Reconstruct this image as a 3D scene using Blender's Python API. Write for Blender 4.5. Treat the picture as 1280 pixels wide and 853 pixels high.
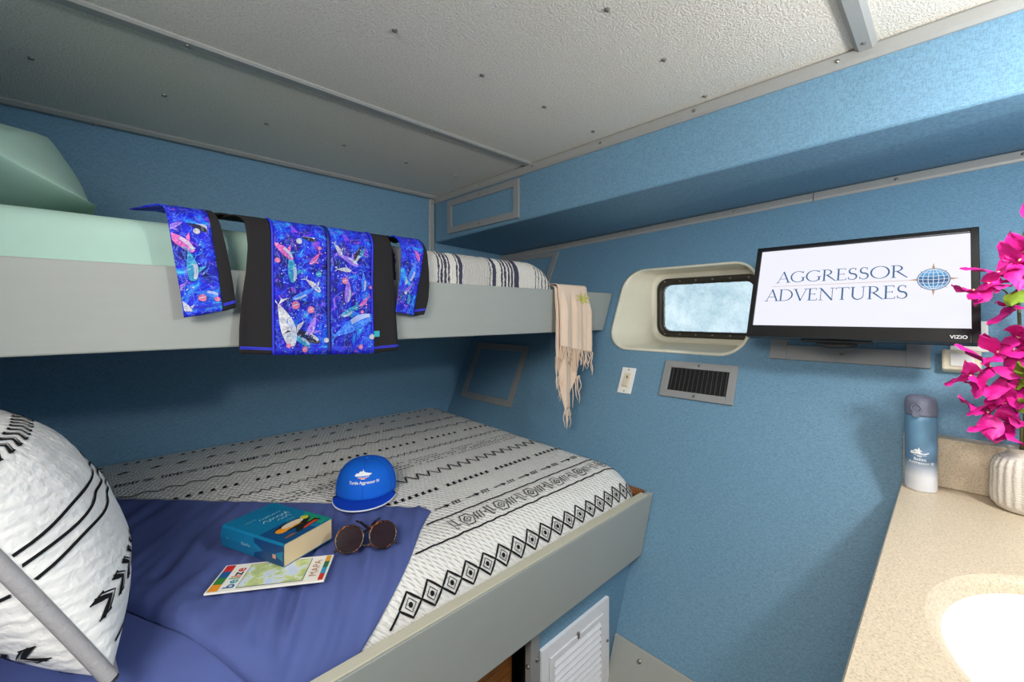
import bpy, bmesh, math, random
from mathutils import Vector, Matrix, noise
random.seed(7)
PI = math.pi
scene = bpy.context.scene
COL = scene.collection
for o in list(bpy.data.objects): bpy.data.objects.remove(o)

# ---------------------------------------------------------------- camera, world, lights, exposure
HEAD = math.atan2(550, 530)                      # heading from +x (towards the hull) to +y (towards the bunks)
cam = bpy.data.cameras.new('camera'); cam.lens = 36 * 530 / 1280; cam.sensor_width = 36
cam.shift_y = -33.5 / 1280; cam.clip_start = 0.02
cam_o = bpy.data.objects.new('camera', cam); COL.objects.link(cam_o)
cam_o.location = (0, 0, 0); cam_o.rotation_euler = (PI / 2, 0, HEAD - PI / 2)
scene.camera = cam_o

world = bpy.data.worlds.new('daylight'); scene.world = world; world.use_nodes = True
bg = world.node_tree.nodes['Background']
bg.inputs[0].default_value = (0.72, 0.87, 0.95, 1); bg.inputs[1].default_value = 1.15

def light(name, kind, loc, energy, color=(1, 1, 1), target=None, **kw):
    l = bpy.data.lights.new(name, kind); l.energy = energy; l.color = color
    for k, v in kw.items(): setattr(l, k, v)
    o = bpy.data.objects.new(name, l); COL.objects.link(o); o.location = loc
    if target: o.rotation_euler = (Vector(target) - Vector(loc)).to_track_quat('-Z', 'Y').to_euler()
    return o
light('vanity_lamp', 'POINT', (1.08, -0.45, 0.34), 32, (1.0, 0.96, 0.91), shadow_soft_size=0.06)
light('cabin_fill', 'AREA', (-0.75, 0.0, 0.62), 37, (1.0, 0.955, 0.90), target=(0.35, 1.0, -0.5), shape='RECTANGLE', size=0.7, size_y=0.7)  # soft fill added out of view behind the camera, aimed at the lower bunk

vs = scene.view_settings
vs.view_transform = 'Standard'; vs.look = 'None'; vs.exposure = 0.0; vs.gamma = 1.0; vs.use_curve_mapping = False

# ---------------------------------------------------------------- material helpers
def lin(c):
    return tuple((v / 255 / 12.92 if v / 255 <= 0.04045 else ((v / 255 + 0.055) / 1.055) ** 2.4) for v in c)
class NT:
    def __init__(s, m): s.t = m.node_tree; s.n = s.t.nodes; s.bsdf = s.n['Principled BSDF']
    def add(s, typ, **kw):
        nd = s.n.new(typ)
        for k, v in kw.items(): setattr(nd, k, v)
        return nd
    def link(s, a, b): s.t.links.new(a, b)
    def coord(s, out='Object', scale=(1, 1, 1), rot=(0, 0, 0), loc=(0, 0, 0)):
        tc = s.add('ShaderNodeTexCoord'); mp = s.add('ShaderNodeMapping')
        mp.inputs['Scale'].default_value = scale; mp.inputs['Rotation'].default_value = rot; mp.inputs['Location'].default_value = loc
        s.link(tc.outputs[out], mp.inputs[0]); return mp.outputs[0]
    def noise(s, vec, scale, detail=4, rough=0.6, dist=0):
        nd = s.add('ShaderNodeTexNoise'); nd.inputs['Scale'].default_value = scale
        nd.inputs['Detail'].default_value = detail; nd.inputs['Roughness'].default_value = rough; nd.inputs['Distortion'].default_value = dist
        s.link(vec, nd.inputs['Vector']); return nd.outputs['Fac']
    def wave(s, vec, scale, dist=0, dscale=1, direction='X', profile='SIN'):
        nd = s.add('ShaderNodeTexWave'); nd.bands_direction = direction; nd.wave_profile = profile
        nd.inputs['Scale'].default_value = scale; nd.inputs['Distortion'].default_value = dist; nd.inputs['Detail Scale'].default_value = dscale
        s.link(vec, nd.inputs['Vector']); return nd.outputs['Fac']
    def ramp(s, fac, stops, interp='LINEAR'):
        nd = s.add('ShaderNodeValToRGB'); r = nd.color_ramp; r.interpolation = interp
        while len(r.elements) < len(stops): r.elements.new(0.5)
        for e, (p, c) in zip(r.elements, stops):
            e.position = p; e.color = (*c, 1) if len(c) == 3 else c
        s.link(fac, nd.inputs[0]); return nd.outputs[0]
    def math(s, op, a, b=None):
        nd = s.add('ShaderNodeMath', operation=op)
        for i, v in enumerate((a, b)):
            if v is None: continue
            if isinstance(v, (int, float)): nd.inputs[i].default_value = v
            else: s.link(v, nd.inputs[i])
        return nd.outputs[0]
    def mix(s, fac, a, b, blend='MIX'):
        nd = s.add('ShaderNodeMix', data_type='RGBA', blend_type=blend)
        for i, v in ((0, fac), (6, a), (7, b)):
            if isinstance(v, (int, float)): nd.inputs[i].default_value = v
            elif isinstance(v, tuple): nd.inputs[i].default_value = (*v, 1) if len(v) == 3 else v
            else: s.link(v, nd.inputs[i])
        return nd.outputs[2]
    def color(s, sock): s.link(sock, s.bsdf.inputs['Base Color'])
    def bump(s, h, strength=0.3, dist=0.002):
        b = s.add('ShaderNodeBump'); b.inputs['Strength'].default_value = strength; b.inputs['Distance'].default_value = dist
        s.link(h, b.inputs['Height']); s.link(b.outputs[0], s.bsdf.inputs['Normal'])
MATS = {}
def mat(name, rgb, rough=0.6, metal=0.0, spec=0.5, fn=None, **inp):
    if name in MATS: return MATS[name]
    m = bpy.data.materials.new(name); m.use_nodes = True; t = NT(m)
    t.bsdf.inputs['Base Color'].default_value = (*lin(rgb), 1)
    t.bsdf.inputs['Roughness'].default_value = rough; t.bsdf.inputs['Metallic'].default_value = metal
    t.bsdf.inputs['Specular IOR Level'].default_value = spec
    for k, v in inp.items(): t.bsdf.inputs[k.replace('_', ' ')].default_value = v
    if fn: fn(t, lin(rgb))
    else:                                            # every plain surface keeps a faint grain
        v = t.coord(); n = t.noise(v, 60, 3)
        t.color(t.mix(n, tuple(c * 0.93 for c in lin(rgb)), tuple(min(1, c * 1.05) for c in lin(rgb))))
    MATS[name] = m; return m

def f_linen(t, c):
    v1 = t.coord(scale=(520, 520, 90)); v2 = t.coord(scale=(105, 105, 600)); v3 = t.coord()
    a = t.noise(v1, 1.0, 2); b = t.noise(v2, 1.0, 2); big = t.noise(v3, 2.2, 3)
    h = t.math('ADD', a, b)
    col = t.ramp(h, [(0.62, tuple(x * 0.79 for x in c)), (1.0, c), (1.4, tuple(min(1, x * 1.22) for x in c))])
    nd = t.math('MULTIPLY', big, 0.12)
    t.color(t.mix(nd, col, tuple(x * 0.8 for x in c))); t.bump(h, 0.25, 0.001)
def f_ceiling(t, c):
    v = t.coord(); n = t.noise(v, 165, 3, 0.55); n2 = t.noise(v, 300, 2); big = t.noise(v, 3, 3)
    h = t.math('ADD', n, t.math('MULTIPLY', n2, 0.4))
    t.color(t.mix(t.ramp(h, [(0.5, (1, 1, 1)), (0.78, (0, 0, 0))]), c, tuple(x * 0.80 for x in c))); t.bump(h, 1.0, 0.0042)
def f_paint(t, c):
    v = t.coord(scale=(1, 1, 6)); n = t.noise(v, 7, 5); n2 = t.noise(t.coord(), 2.5, 3)
    t.color(t.mix(t.math('MULTIPLY', t.math('ADD', n, n2), 0.5), tuple(x * 0.88 for x in c), tuple(min(1, x * 1.07) for x in c))); t.bump(n, 0.08, 0.002)
def f_quilt(t, c):
    a = t.wave(t.coord(scale=(1, 0.55, 1)), 36, 2.0, 2.0, 'DIAGONAL'); b = t.wave(t.coord(scale=(1, -0.55, 1)), 36, 2.0, 2.0, 'DIAGONAL')
    n = t.noise(t.coord(), 300, 2)
    h = t.math('ADD', t.math('MULTIPLY', a, b), t.math('MULTIPLY', n, 0.25))
    t.color(t.mix(n, tuple(x * 0.9 for x in c), c)); t.bump(h, 0.75, 0.005)
def f_sham(t, c):
    a = t.wave(t.coord(), 15, 3.5, 4.0, 'Z'); b = t.wave(t.coord(), 12, 4.0, 4.0, 'Y'); n = t.noise(t.coord(), 260, 2)
    h = t.math('ADD', t.math('MULTIPLY', a, 0.8), t.math('ADD', t.math('MULTIPLY', b, 0.35), t.math('MULTIPLY', n, 0.2)))
    t.color(t.mix(n, tuple(x * 0.93 for x in c), c)); t.bump(h, 0.28, 0.005)
def f_cloth(t, c):
    n = t.noise(t.coord(scale=(1, 1, 1)), 600, 2); w = t.noise(t.coord(), 9, 4)
    t.color(t.mix(w, tuple(x * 0.92 for x in c), tuple(min(1, x * 1.06) for x in c))); t.bump(n, 0.15, 0.001)
def f_crinkle(t, c):
    n = t.noise(t.coord(), 55, 5, 0.7, 1.0); n2 = t.noise(t.coord(), 8, 3)
    t.color(t.mix(n2, tuple(x * 0.86 for x in c), (min(1, c[0] * 1.05), c[1] * 1.0, c[2] * 0.98))); t.bump(n, 0.6, 0.004)
def f_stone(t, c):
    v = t.coord(); vo = t.add('ShaderNodeTexVoronoi'); vo.inputs['Scale'].default_value = 380; t.link(v, vo.inputs['Vector'])
    n = t.noise(v, 260, 3); g = t.noise(v, 420, 2)
    spk = t.ramp(vo.outputs['Color'], [(0.0, (0.33, 0.25, 0.17)), (0.13, c), (0.72, c), (0.9, tuple(min(1, x * 1.2) for x in c))])
    t.color(t.mix(t.ramp(n, [(0.36, (0.75, 0.75, 0.75)), (0.5, (0.0, 0.0, 0.0))]), spk, tuple(x * 0.66 for x in c)))
def f_wood(t, c):
    w = t.noise(t.coord(scale=(2, 2, 26)), 4, 5, 0.6, 0.6)
    t.color(t.ramp(w, [(0.3, tuple(x * 0.45 for x in c)), (0.5, c), (0.75, tuple(min(1, x * 1.5) for x in c))])); t.bump(w, 0.2, 0.002)
def f_print(t, c):
    v = t.coord(); n = t.noise(v, 16, 4, 0.6, 1.2); n2 = t.noise(t.coord(loc=(3, 1, 2)), 30, 4, 0.6, 1.5); n3 = t.noise(t.coord(loc=(7, 5, 1)), 22, 5, 0.65, 2.0)
    col = t.ramp(n, [(0.32, lin((8, 8, 50))), (0.44, lin((18, 18, 165))), (0.55, lin((24, 34, 215))), (0.62, lin((20, 110, 220))), (0.70, lin((70, 200, 230)))])
    m = t.ramp(n2, [(0.60, (0, 0, 0)), (0.68, (1, 1, 1))])
    col = t.mix(m, col, lin((150, 70, 215)))
    line = t.math('ABSOLUTE', t.math('SUBTRACT', n3, 0.5))
    lm = t.ramp(line, [(0.0, (0.75, 0.75, 0.75)), (0.014, (0, 0, 0))])
    t.color(t.mix(lm, col, lin((120, 170, 255))))
def f_vase(t, c):
    v = t.coord(); w = t.wave(v, 55, 0.5, 4, 'Z'); n = t.noise(v, 300, 2)
    t.color(t.mix(n, tuple(x * 0.85 for x in c), c)); t.bump(w, 0.35, 0.002)
def f_bract(t, c):
    n = t.noise(t.coord(), 45, 4, 0.6); t.color(t.mix(n, tuple(x * 0.7 for x in c), (min(1, c[0] * 1.1), c[1] * 2.2 + .01, min(1, c[2] * 1.15)))); t.bump(n, 0.4, 0.003)
def f_glass(t, c):
    v = t.coord(); vo = t.add('ShaderNodeTexVoronoi'); vo.inputs['Scale'].default_value = 120; t.link(v, vo.inputs['Vector'])
    n = t.noise(t.coord(), 90, 4); t.bump(t.math('ADD', vo.outputs['Distance'], n), 0.5, 0.004)
    big = t.noise(t.coord(), 7, 6, 0.75); fine = t.noise(t.coord(), 160, 3); k = t.ramp(t.math('ADD', t.math('MULTIPLY', big, 0.65), t.math('MULTIPLY', fine, 0.35)), [(0.38, (0, 0, 0)), (0.60, (1, 1, 1))]); t.color(t.mix(k, (0.48, 0.60, 0.66), (0.97, 1.0, 1.0)))

M_BLUE = mat('blue_linen_wallcovering', (102, 140, 165), 0.55, spec=0.45, fn=f_linen)
M_CEIL = mat('white_grained_panel', (236, 230, 219), 0.75, spec=0.2, fn=f_ceiling)
M_TRIM = mat('grey_plastic_trim', (156, 156, 153), 0.4)
M_FRAME = mat('grey_painted_frame', (146, 147, 147), 0.5, fn=f_paint)
M_GREY = mat('grey_painted_board', (160, 163, 158), 0.5, fn=f_paint)
M_SCREW = mat('steel_screw', (150, 148, 142), 0.35, metal=0.9)
M_FLOOR = mat('floor_laminate', (120, 104, 88), 0.5, fn=f_wood)
M_WHITE = mat('white_enamel', (238, 238, 242), 0.4)
M_BLACK = mat('black_void', (10, 11, 13), 0.7)
M_CREAM = mat('cream_gelcoat', (232, 227, 206), 0.3, spec=0.5)
M_DARKMETAL = mat('dark_bronze_metal', (66, 62, 55), 0.45, metal=0.5)
M_WOOD = mat('varnished_plywood', (140, 86, 38), 0.5, fn=f_wood)
M_QUILT = mat('white_quilted_cotton', (236, 233, 228), 0.85, spec=0.15, fn=f_quilt)
M_INK = mat('black_fabric_print', (28, 27, 30), 0.85, spec=0.15)
M_NAVY = mat('navy_cotton', (82, 95, 152), 0.8, spec=0.2, fn=f_cloth)
M_MINT = mat('mint_cotton', (172, 203, 190), 0.8, spec=0.2, fn=f_cloth)
M_SHAM = mat('white_quilted_sham', (240, 239, 238), 0.85, spec=0.15, fn=f_sham)
M_PIPE = mat('grey_fuzzy_piping', (172, 172, 176), 0.95, spec=0.05, fn=f_crinkle)
M_BLACKCLOTH = mat('black_stretch_fabric', (38, 36, 38), 0.85, spec=0.2, fn=f_cloth)
M_PRINT = mat('galaxy_whale_print', (30, 40, 210), 0.65, spec=0.3, fn=f_print)
M_PIPING = mat('cobalt_piping', (38, 46, 215), 0.6)
M_SCARF = mat('peach_gauze', (236, 212, 190), 0.9, spec=0.1, fn=f_crinkle)
M_STONE = mat('speckled_beige_solid_surface', (208, 190, 164), 0.35, fn=f_stone)
M_BASIN = mat('white_porcelain', (248, 247, 243), 0.15)

# ---------------------------------------------------------------- mesh helpers
ORG = {}                                             # world origin of each object (nothing here is rotated or scaled by its parent)
def setup(o, label=None, cat=None, group=None, kind=None):
    if label: o['label'] = label
    if cat: o['category'] = cat
    if group: o['group'] = group
    if kind: o['kind'] = kind
    return o
def thing(name, loc, label=None, cat=None, group=None, kind=None):
    o = bpy.data.objects.new(name, None); COL.objects.link(o); o.location = loc; o.empty_display_size = 0.05
    ORG[o.name] = Vector(loc); return setup(o, label, cat, group, kind)
class MB:
    def __init__(s): s.v = []; s.f = []; s.sm = []
    def add(s, vs, fs, smooth=False):
        b = len(s.v); s.v += [Vector(p) for p in vs]; s.f += [tuple(i + b for i in f) for f in fs]; s.sm += [smooth] * len(fs); return s
    def box(s, a, b, M=None):
        (x0, y0, z0), (x1, y1, z1) = a, b
        vs = [Vector(p) for p in ((x0,y0,z0),(x1,y0,z0),(x1,y1,z0),(x0,y1,z0),(x0,y0,z1),(x1,y0,z1),(x1,y1,z1),(x0,y1,z1))]
        if M: vs = [M(p) if callable(M) else M @ p for p in vs]
        return s.add(vs, [(0,3,2,1),(4,5,6,7),(0,1,5,4),(1,2,6,5),(2,3,7,6),(3,0,4,7)])
    def hexa(s, lo, hi):                              # two quads of corners
        return s.add(list(lo) + list(hi), [(3,2,1,0),(4,5,6,7),(0,1,5,4),(1,2,6,5),(2,3,7,6),(3,0,4,7)])
    def prism(s, pts, off):                           # planar polygon extruded by a vector
        n = len(pts); off = Vector(off); a = [Vector(p) for p in pts]
        return s.add(a + [p + off for p in a], [tuple(range(n))[::-1], tuple(range(n, 2 * n))] + [(i, (i+1) % n, n + (i+1) % n, n + i) for i in range(n)])
    def loft(s, rings, closed=True, smooth=True, caps=False):
        n = len(rings[0]); vs = [p for r in rings for p in r]; fs = []
        for k in range(len(rings) - 1):
            for i in range(n if closed else n - 1):
                j = (i + 1) % n; fs.append((k*n+i, k*n+j, (k+1)*n+j, (k+1)*n+i))
        s.add(vs, fs, smooth)
        if caps:
            b = len(s.v) - len(vs)
            s.f += [tuple(b + i for i in range(n))[::-1], tuple(b + (len(rings)-1)*n + i for i in range(n))]; s.sm += [False, False]
        return s
    def grid(s, fn, us, vs_, keep=None, smooth=True):
        nu, nv = len(us), len(vs_); P = [fn(u, v) for u in us for v in vs_]; fs = []
        for i in range(nu - 1):
            for j in range(nv - 1):
                if keep and not keep((us[i]+us[i+1])/2, (vs_[j]+vs_[j+1])/2): continue
                fs.append((i*nv+j, (i+1)*nv+j, (i+1)*nv+j+1, i*nv+j+1))
        return s.add(P, fs, smooth)
    def tube(s, pts, r, n=8, caps=True):
        pts = [Vector(p) for p in pts]; rs = r if isinstance(r, (list, tuple)) else [r] * len(pts); rings = []; up = None
        for i, p in enumerate(pts):
            d = (pts[min(i+1, len(pts)-1)] - pts[max(i-1, 0)]).normalized()
            if up is None: up = Vector((0,0,1)) if abs(d.z) < 0.9 else Vector((1,0,0))
            a = d.cross(up)
            if a.length < 1e-6: a = d.orthogonal()
            a.normalize(); b = a.cross(d); up = b
            rings.append([p + a * math.cos(2*PI*k/n) * rs[i] + b * math.sin(2*PI*k/n) * rs[i] for k in range(n)])
        return s.loft(rings, True, True, caps)
    def lathe(s, prof, c=(0,0,0), n=32, caps=True, rmod=None):
        c = Vector(c); rings = []
        for r, z in prof:
            rings.append([c + Vector(((r + (rmod(2*PI*k/n, z) if rmod else 0)) * math.cos(2*PI*k/n), (r + (rmod(2*PI*k/n, z) if rmod else 0)) * math.sin(2*PI*k/n), z)) for k in range(n)])
        return s.loft(rings, True, True, caps)
    def ribbon(s, S, line, w, eps=0.001, step=0.012):    # a printed stroke lying on surface S(u,v); w number or (w0,w1) or list
        pts = [Vector((p[0], p[1])) for p in line]; d = [pts[0]]; ws_in = w if isinstance(w, list) else None; wv = [ws_in[0] if ws_in else None]
        for i in range(len(pts) - 1):
            k = max(1, int((pts[i+1] - pts[i]).length / step))
            for q in range(1, k + 1):
                d.append(pts[i].lerp(pts[i+1], q / k)); wv.append(ws_in[i] + (ws_in[i+1] - ws_in[i]) * q / k if ws_in else None)
        L = []
        for i, p in enumerate(d):
            t = (d[min(i+1, len(d)-1)] - d[max(i-1, 0)])
            if t.length < 1e-9: t = Vector((1, 0))
            t.normalize(); nn = Vector((-t.y, t.x)); f = i / max(1, len(d)-1)
            ww = wv[i] if ws_in else (w if not isinstance(w, tuple) else w[0] + (w[1]-w[0]) * f)
            for sg in (1, -1): L.append(onS(S, p.x + nn.x * ww / 2 * sg, p.y + nn.y * ww / 2 * sg, eps))
        return s.add(L, [(2*i, 2*i+1, 2*i+3, 2*i+2) for i in range(len(d)-1)])
    def patch(s, S, poly, eps=0.001):                 # a printed filled shape on S
        c = (sum(p[0] for p in poly) / len(poly), sum(p[1] for p in poly) / len(poly)); n = len(poly)
        return s.add([onS(S, p[0], p[1], eps) for p in poly] + [onS(S, c[0], c[1], eps)], [(i, (i+1) % n, n) for i in range(n)])
    def build(s, name, m, parent=None, label=None, cat=None, group=None, kind=None, mods=(), recalc=True):
        me = bpy.data.meshes.new(name)
        lo = [min(p[i] for p in s.v) for i in range(3)]; hi = [max(p[i] for p in s.v) for i in range(3)]
        org = Vector(((lo[0]+hi[0])/2, (lo[1]+hi[1])/2, lo[2]))
        me.from_pydata([p - org for p in s.v], [], s.f); me.polygons.foreach_set('use_smooth', s.sm)
        if recalc:
            bm = bmesh.new(); bm.from_mesh(me); bmesh.ops.recalc_face_normals(bm, faces=bm.faces); bm.to_mesh(me); bm.free()
        me.materials.append(m); me.update()
        o = bpy.data.objects.new(name, me); COL.objects.link(o); ORG[o.name] = org
        if parent: o.parent = parent; o.location = org - ORG[parent.name]
        else: o.location = org
        for k, kw in mods:
            md = o.modifiers.new(k.lower(), k)
            for a, b in kw.items(): setattr(md, a, b)
        return setup(o, label, cat, group, kind)
def onS(S, u, v, eps):
    p = S(u, v); h = 1e-3; n = (S(u + h, v) - p).cross(S(u, v + h) - p)
    if n.length < 1e-12: return p
    return p + n.normalized() * eps
BEV = lambda w, n=2: ('BEVEL', dict(width=w, segments=n, limit_method='ANGLE'))
SOL = lambda t, off=0.0: ('SOLIDIFY', dict(thickness=t, offset=off))
def share(name, me, loc, parent, rot=None, scale=None):     # one more object on shared mesh data
    o = bpy.data.objects.new(name, me); COL.objects.link(o); loc = Vector(loc); ORG[o.name] = loc
    o.parent = parent; o.location = loc - ORG[parent.name]
    if rot is not None: o.rotation_euler = rot
    if scale is not None: o.scale = scale
    return o
_sc = None
def screw(parent, pos, normal, size=1.0):
    global _sc
    if _sc is None:
        b = MB().lathe([(0.0058, 0), (0.0055, 0.002), (0.0035, 0.0038), (0.0008, 0.0042)], n=12)
        b.box((-0.0045, -0.0007, 0.0036), (0.0045, 0.0007, 0.0045))
        me = bpy.data.meshes.new('screw'); me.from_pydata(b.v, [], b.f); me.materials.append(M_SCREW); _sc = me
    return share('screw', _sc, pos, parent, Vector(normal).to_track_quat('Z', 'Y').to_euler(), (size,) * 3)
def lspace(a, b, n): return [a + (b - a) * i / (n - 1) for i in range(n)]
def lerpl(ctrl, t):                                  # piecewise linear with smoothing through control values at equal steps
    k = t * (len(ctrl) - 1); i = min(int(k), len(ctrl) - 2); f = k - i
    return ctrl[i] + (ctrl[i+1] - ctrl[i]) * f
def interp(tab, x):
    if x <= tab[0][0]: return tab[0][1]
    for (a, b), (c, d) in zip(tab, tab[1:]):
        if x <= c: return b + (d - b) * (x - a) / (c - a)
    return tab[-1][1]
def rrect(w0, w1, h0, h1, r, n=7):                   # rounded rectangle, counter-clockwise
    P = []
    for cx, cy, a0 in ((w1 - r, h1 - r, 0), (w0 + r, h1 - r, 90), (w0 + r, h0 + r, 180), (w1 - r, h0 + r, 270)):
        for k in range(n):
            a = math.radians(a0 + 90 * k / (n - 1)); P.append((cx + r * math.cos(a), cy + r * math.sin(a)))
    return P
def text_geo(body, size, align='LEFT', shear=0, bold=0.0, spacing=1.0):
    cu = bpy.data.curves.new('t', 'FONT'); cu.body = body; cu.size = size; cu.align_x = align; cu.shear = shear; cu.offset = bold; cu.resolution_u = 3; cu.space_character = spacing
    o = bpy.data.objects.new('t', cu); COL.objects.link(o); dg = bpy.context.evaluated_depsgraph_get(); dg.update()
    me = o.evaluated_get(dg).to_mesh(); V = [(v.co.x, v.co.y) for v in me.vertices]; F = [tuple(p.vertices) for p in me.polygons]
    o.evaluated_get(dg).to_mesh_clear(); bpy.data.objects.remove(o); bpy.data.curves.remove(cu); return V, F
def put_text(b, S, body, u, v, size, eps=0.0008, rot=0, sx=1.0, **kw):
    V, F = text_geo(body, size, **kw); c, s_ = math.cos(rot), math.sin(rot)
    b.add([onS(S, u + (x*sx*c - y*s_), v + (x*sx*s_ + y*c), eps) for x, y in V], F)

# ---------------------------------------------------------------- the place: constants (camera eye at the origin, metres)
FLOOR, CEIL = -1.38, 0.75
YB, YV = 2.306, -0.62                                # bunk wall, vanity wall
XS = 1.53                                            # soffit face
HX, HS = 1.92, 0.455                                 # hull side leans out: x = HX + HS z
HL = math.sqrt(1 + HS * HS); EH = Vector((HS / HL, 0, 1 / HL)); NH = Vector((-1 / HL, 0, HS / HL))
def hullx(z): return HX + HS * z
def H(y, w, off=0.0): return Vector((HX, y, 0)) + EH * w + NH * off      # w runs up the slope, off into the cabin
def soff_f(y): return 0.511 - 0.0217 * (y + 0.115)
def soff_b(y): return 0.538 - 0.0425 * (y + 0.16)

# floor, ceiling, walls
MB().box((-1.55, YV - 0.05, FLOOR - 0.04), (2.0, YB + 0.05, FLOOR)).build('floor', M_FLOOR, kind='structure')
ceil = MB().box((-1.55, YV - 0.05, CEIL + 0.004), (2.35, YB + 0.05, CEIL + 0.05)).build('ceiling', M_CEIL, kind='structure')
for y0, y1 in ((YV, 0.150), (0.180, 1.442), (1.472, YB)):
    MB().box((-1.5, y0, CEIL - 0.002), (XS + 0.03, y1, CEIL + 0.004)).build('panel', M_CEIL, ceil)
for yr, xs in ((1.018, (-0.05, 0.25, 0.552, 0.851, 1.142, 1.44)), (1.865, (-0.152, 0.15, 0.46, 0.765, 1.073, 1.375)), (0.587, (0.29, 0.59, 0.889, 1.184, 1.482))):
    for x in xs: screw(ceil, (x, yr, CEIL - 0.002), (0, 0, -1), 1.3)
for yr in (-0.2,):
    for x in (0.3, 0.6, 0.9, 1.2): screw(ceil, (x, yr, CEIL - 0.002), (0, 0, -1), 1.3)
MB().box((-0.46, YB, FLOOR), (2.35, YB + 0.05, CEIL)).build('wall_left', M_BLUE, kind='structure')
MB().box((-1.55, YV - 0.05, FLOOR), (2.35, YV, CEIL)).build('wall_vanity', M_BLUE, kind='structure')
MB().box((-1.55, YV, FLOOR), (-1.5, 0.80, CEIL)).build('wall_rear', mat('cream_wall', (222, 218, 208), 0.7, fn=f_paint), kind='structure')
MB().box((-1.5, 0.80, FLOOR), (-0.41, 0.84, CEIL)).build('wall_passage', MATS['cream_wall'], kind='structure')
MB().box((-0.46, 0.84, FLOOR), (-0.41, YB, CEIL)).build('wall_head', M_BLUE, kind='structure')

# hull wall with the porthole opening: rings grow from the opening to the wall's edge
WY0, WY1, WW0, WW1 = 0.575, 1.205, -0.182, 0.246
op = rrect(WY0, WY1, WW0, WW1, 0.105, 9)
Wb, Wt = FLOOR * HL, CEIL * HL
def to_edge(p):
    cy, cw = (WY0 + WY1) / 2, (WW0 + WW1) / 2; dy, dw = p[0] - cy, p[1] - cw; t = 1e9
    if dy > 1e-9: t = min(t, (YB - cy) / dy)
    if dy < -1e-9: t = min(t, (YV - cy) / dy)
    if dw > 1e-9: t = min(t, (Wt - cw) / dw)
    if dw < -1e-9: t = min(t, (Wb - cw) / dw)
    return (cy + dy * t, cw + dw * t)
inner = []
for i, p in enumerate(op):                           # densify so that rays reach the corners
    q = op[(i + 1) % len(op)]; k = max(1, int(math.dist(p, q) / 0.02))
    inner += [(p[0] + (q[0]-p[0]) * j / k, p[1] + (q[1]-p[1]) * j / k) for j in range(k)]
outer = [to_edge(p) for p in inner]
for cy, cw in ((YB, Wt), (YV, Wt), (YB, Wb), (YV, Wb)):
    j = min(range(len(outer)), key=lambda i: math.dist(outer[i], (cy, cw))); outer[j] = (cy, cw)
wb = MB(); wb.loft([[H(*p) for p in inner], [H(*p) for p in outer]], True, False)
wb.build('wall_right', M_BLUE, kind='structure')
# grey plinth panel at the foot of the hull side
zt = -1.188
pl = MB().hexa([H(-0.62, FLOOR*HL, 0.001), H(0.868, FLOOR*HL, 0.001), H(0.868, zt*HL, 0.001), H(-0.62, zt*HL, 0.001)],
               [H(-0.62, FLOOR*HL, 0.014), H(0.868, FLOOR*HL, 0.014), H(0.868, zt*HL, 0.014), H(-0.62, zt*HL, 0.014)]).build('baseboard_right', M_GREY, kind='structure', mods=[BEV(0.003)])
for y in (0.76, 0.46, 0.16): screw(pl, H(y, (zt - 0.035)*HL, 0.014), NH, 1.3)

# soffit box under the ceiling along the hull
a, b_ = YV, YB
MB().hexa([(XS, a, soff_f(a)), (hullx(soff_b(a)) + 0.02, a, soff_b(a)), (hullx(CEIL) + 0.02, a, CEIL), (XS, a, CEIL)],
          [(XS, b_, soff_f(b_)), (hullx(soff_b(b_)) + 0.02, b_, soff_b(b_)), (hullx(CEIL) + 0.02, b_, CEIL), (XS, b_, CEIL)]).build('wall_soffit', M_BLUE, kind='structure', mods=[BEV(0.012, 3)])

# trims: half-round-edged plastic battens with screws
def batten(name, p0, p1, across, nrm, w, t, screws=(), m=M_TRIM):
    p0, p1, across, nrm = map(Vector, (p0, p1, across, nrm)); prof = [(-w/2, 0), (-w/2, t*0.45), (-w/2 + t*0.6, t), (w/2 - t*0.6, t), (w/2, t*0.45), (w/2, 0)]
    o = MB().loft([[p + across * q[0] + nrm * q[1] for q in prof] for p in (p0, p1)], True, False, True).build(name, m, kind='structure')
    for f in screws: screw(o, p0.lerp(p1, f) + nrm * t, nrm)
    return o
batten('trim_1', (-1.5, 1.457, CEIL - 0.002), (XS, 1.457, CEIL - 0.002), (0, 1, 0), (0, 0, -1), 0.042, 0.010, (0.42, 0.55, 0.68, 0.81, 0.93))
batten('trim_2', (-0.41, YB - 0.0225, CEIL - 0.002), (XS, YB - 0.0225, CEIL - 0.002), (0, 1, 0), (0, 0, -1), 0.042, 0.018, (0.20, 0.42, 0.62, 0.8))
batten('trim_3', (-1.5, 0.165, CEIL - 0.002), (XS - 0.012, 0.165, CEIL - 0.002), (0, 1, 0), (0, 0, -1), 0.05, 0.018, (0.75, 0.985))
batten('trim_4', (XS, YV, CEIL - 0.024), (XS, YB, CEIL - 0.024), (0, 0, 1), (-1, 0, 0), 0.044, 0.014, (0.10, 0.29, 0.43, 0.565, 0.70, 0.84))
batten('trim_5', (XS - 0.0225, YB, CEIL - 0.02), (XS - 0.0225, YB, 0.235), (1, 0, 0), (0, -1, 0), 0.04, 0.010, (0.05,))
for nm, y0, y1, sc in (('trim_6', YV, 0.400, (0.45, 0.75)), ('trim_7', 0.403, YB, (0.16, 0.44, 0.72))):
    p0 = H(y0, soff_b(y0) * HL - 0.026, 0.0); p1 = H(y1, soff_b(y1) * HL - 0.026, 0.0)
    batten(nm, p0, p1, EH, NH, 0.042, 0.010, sc)

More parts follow.
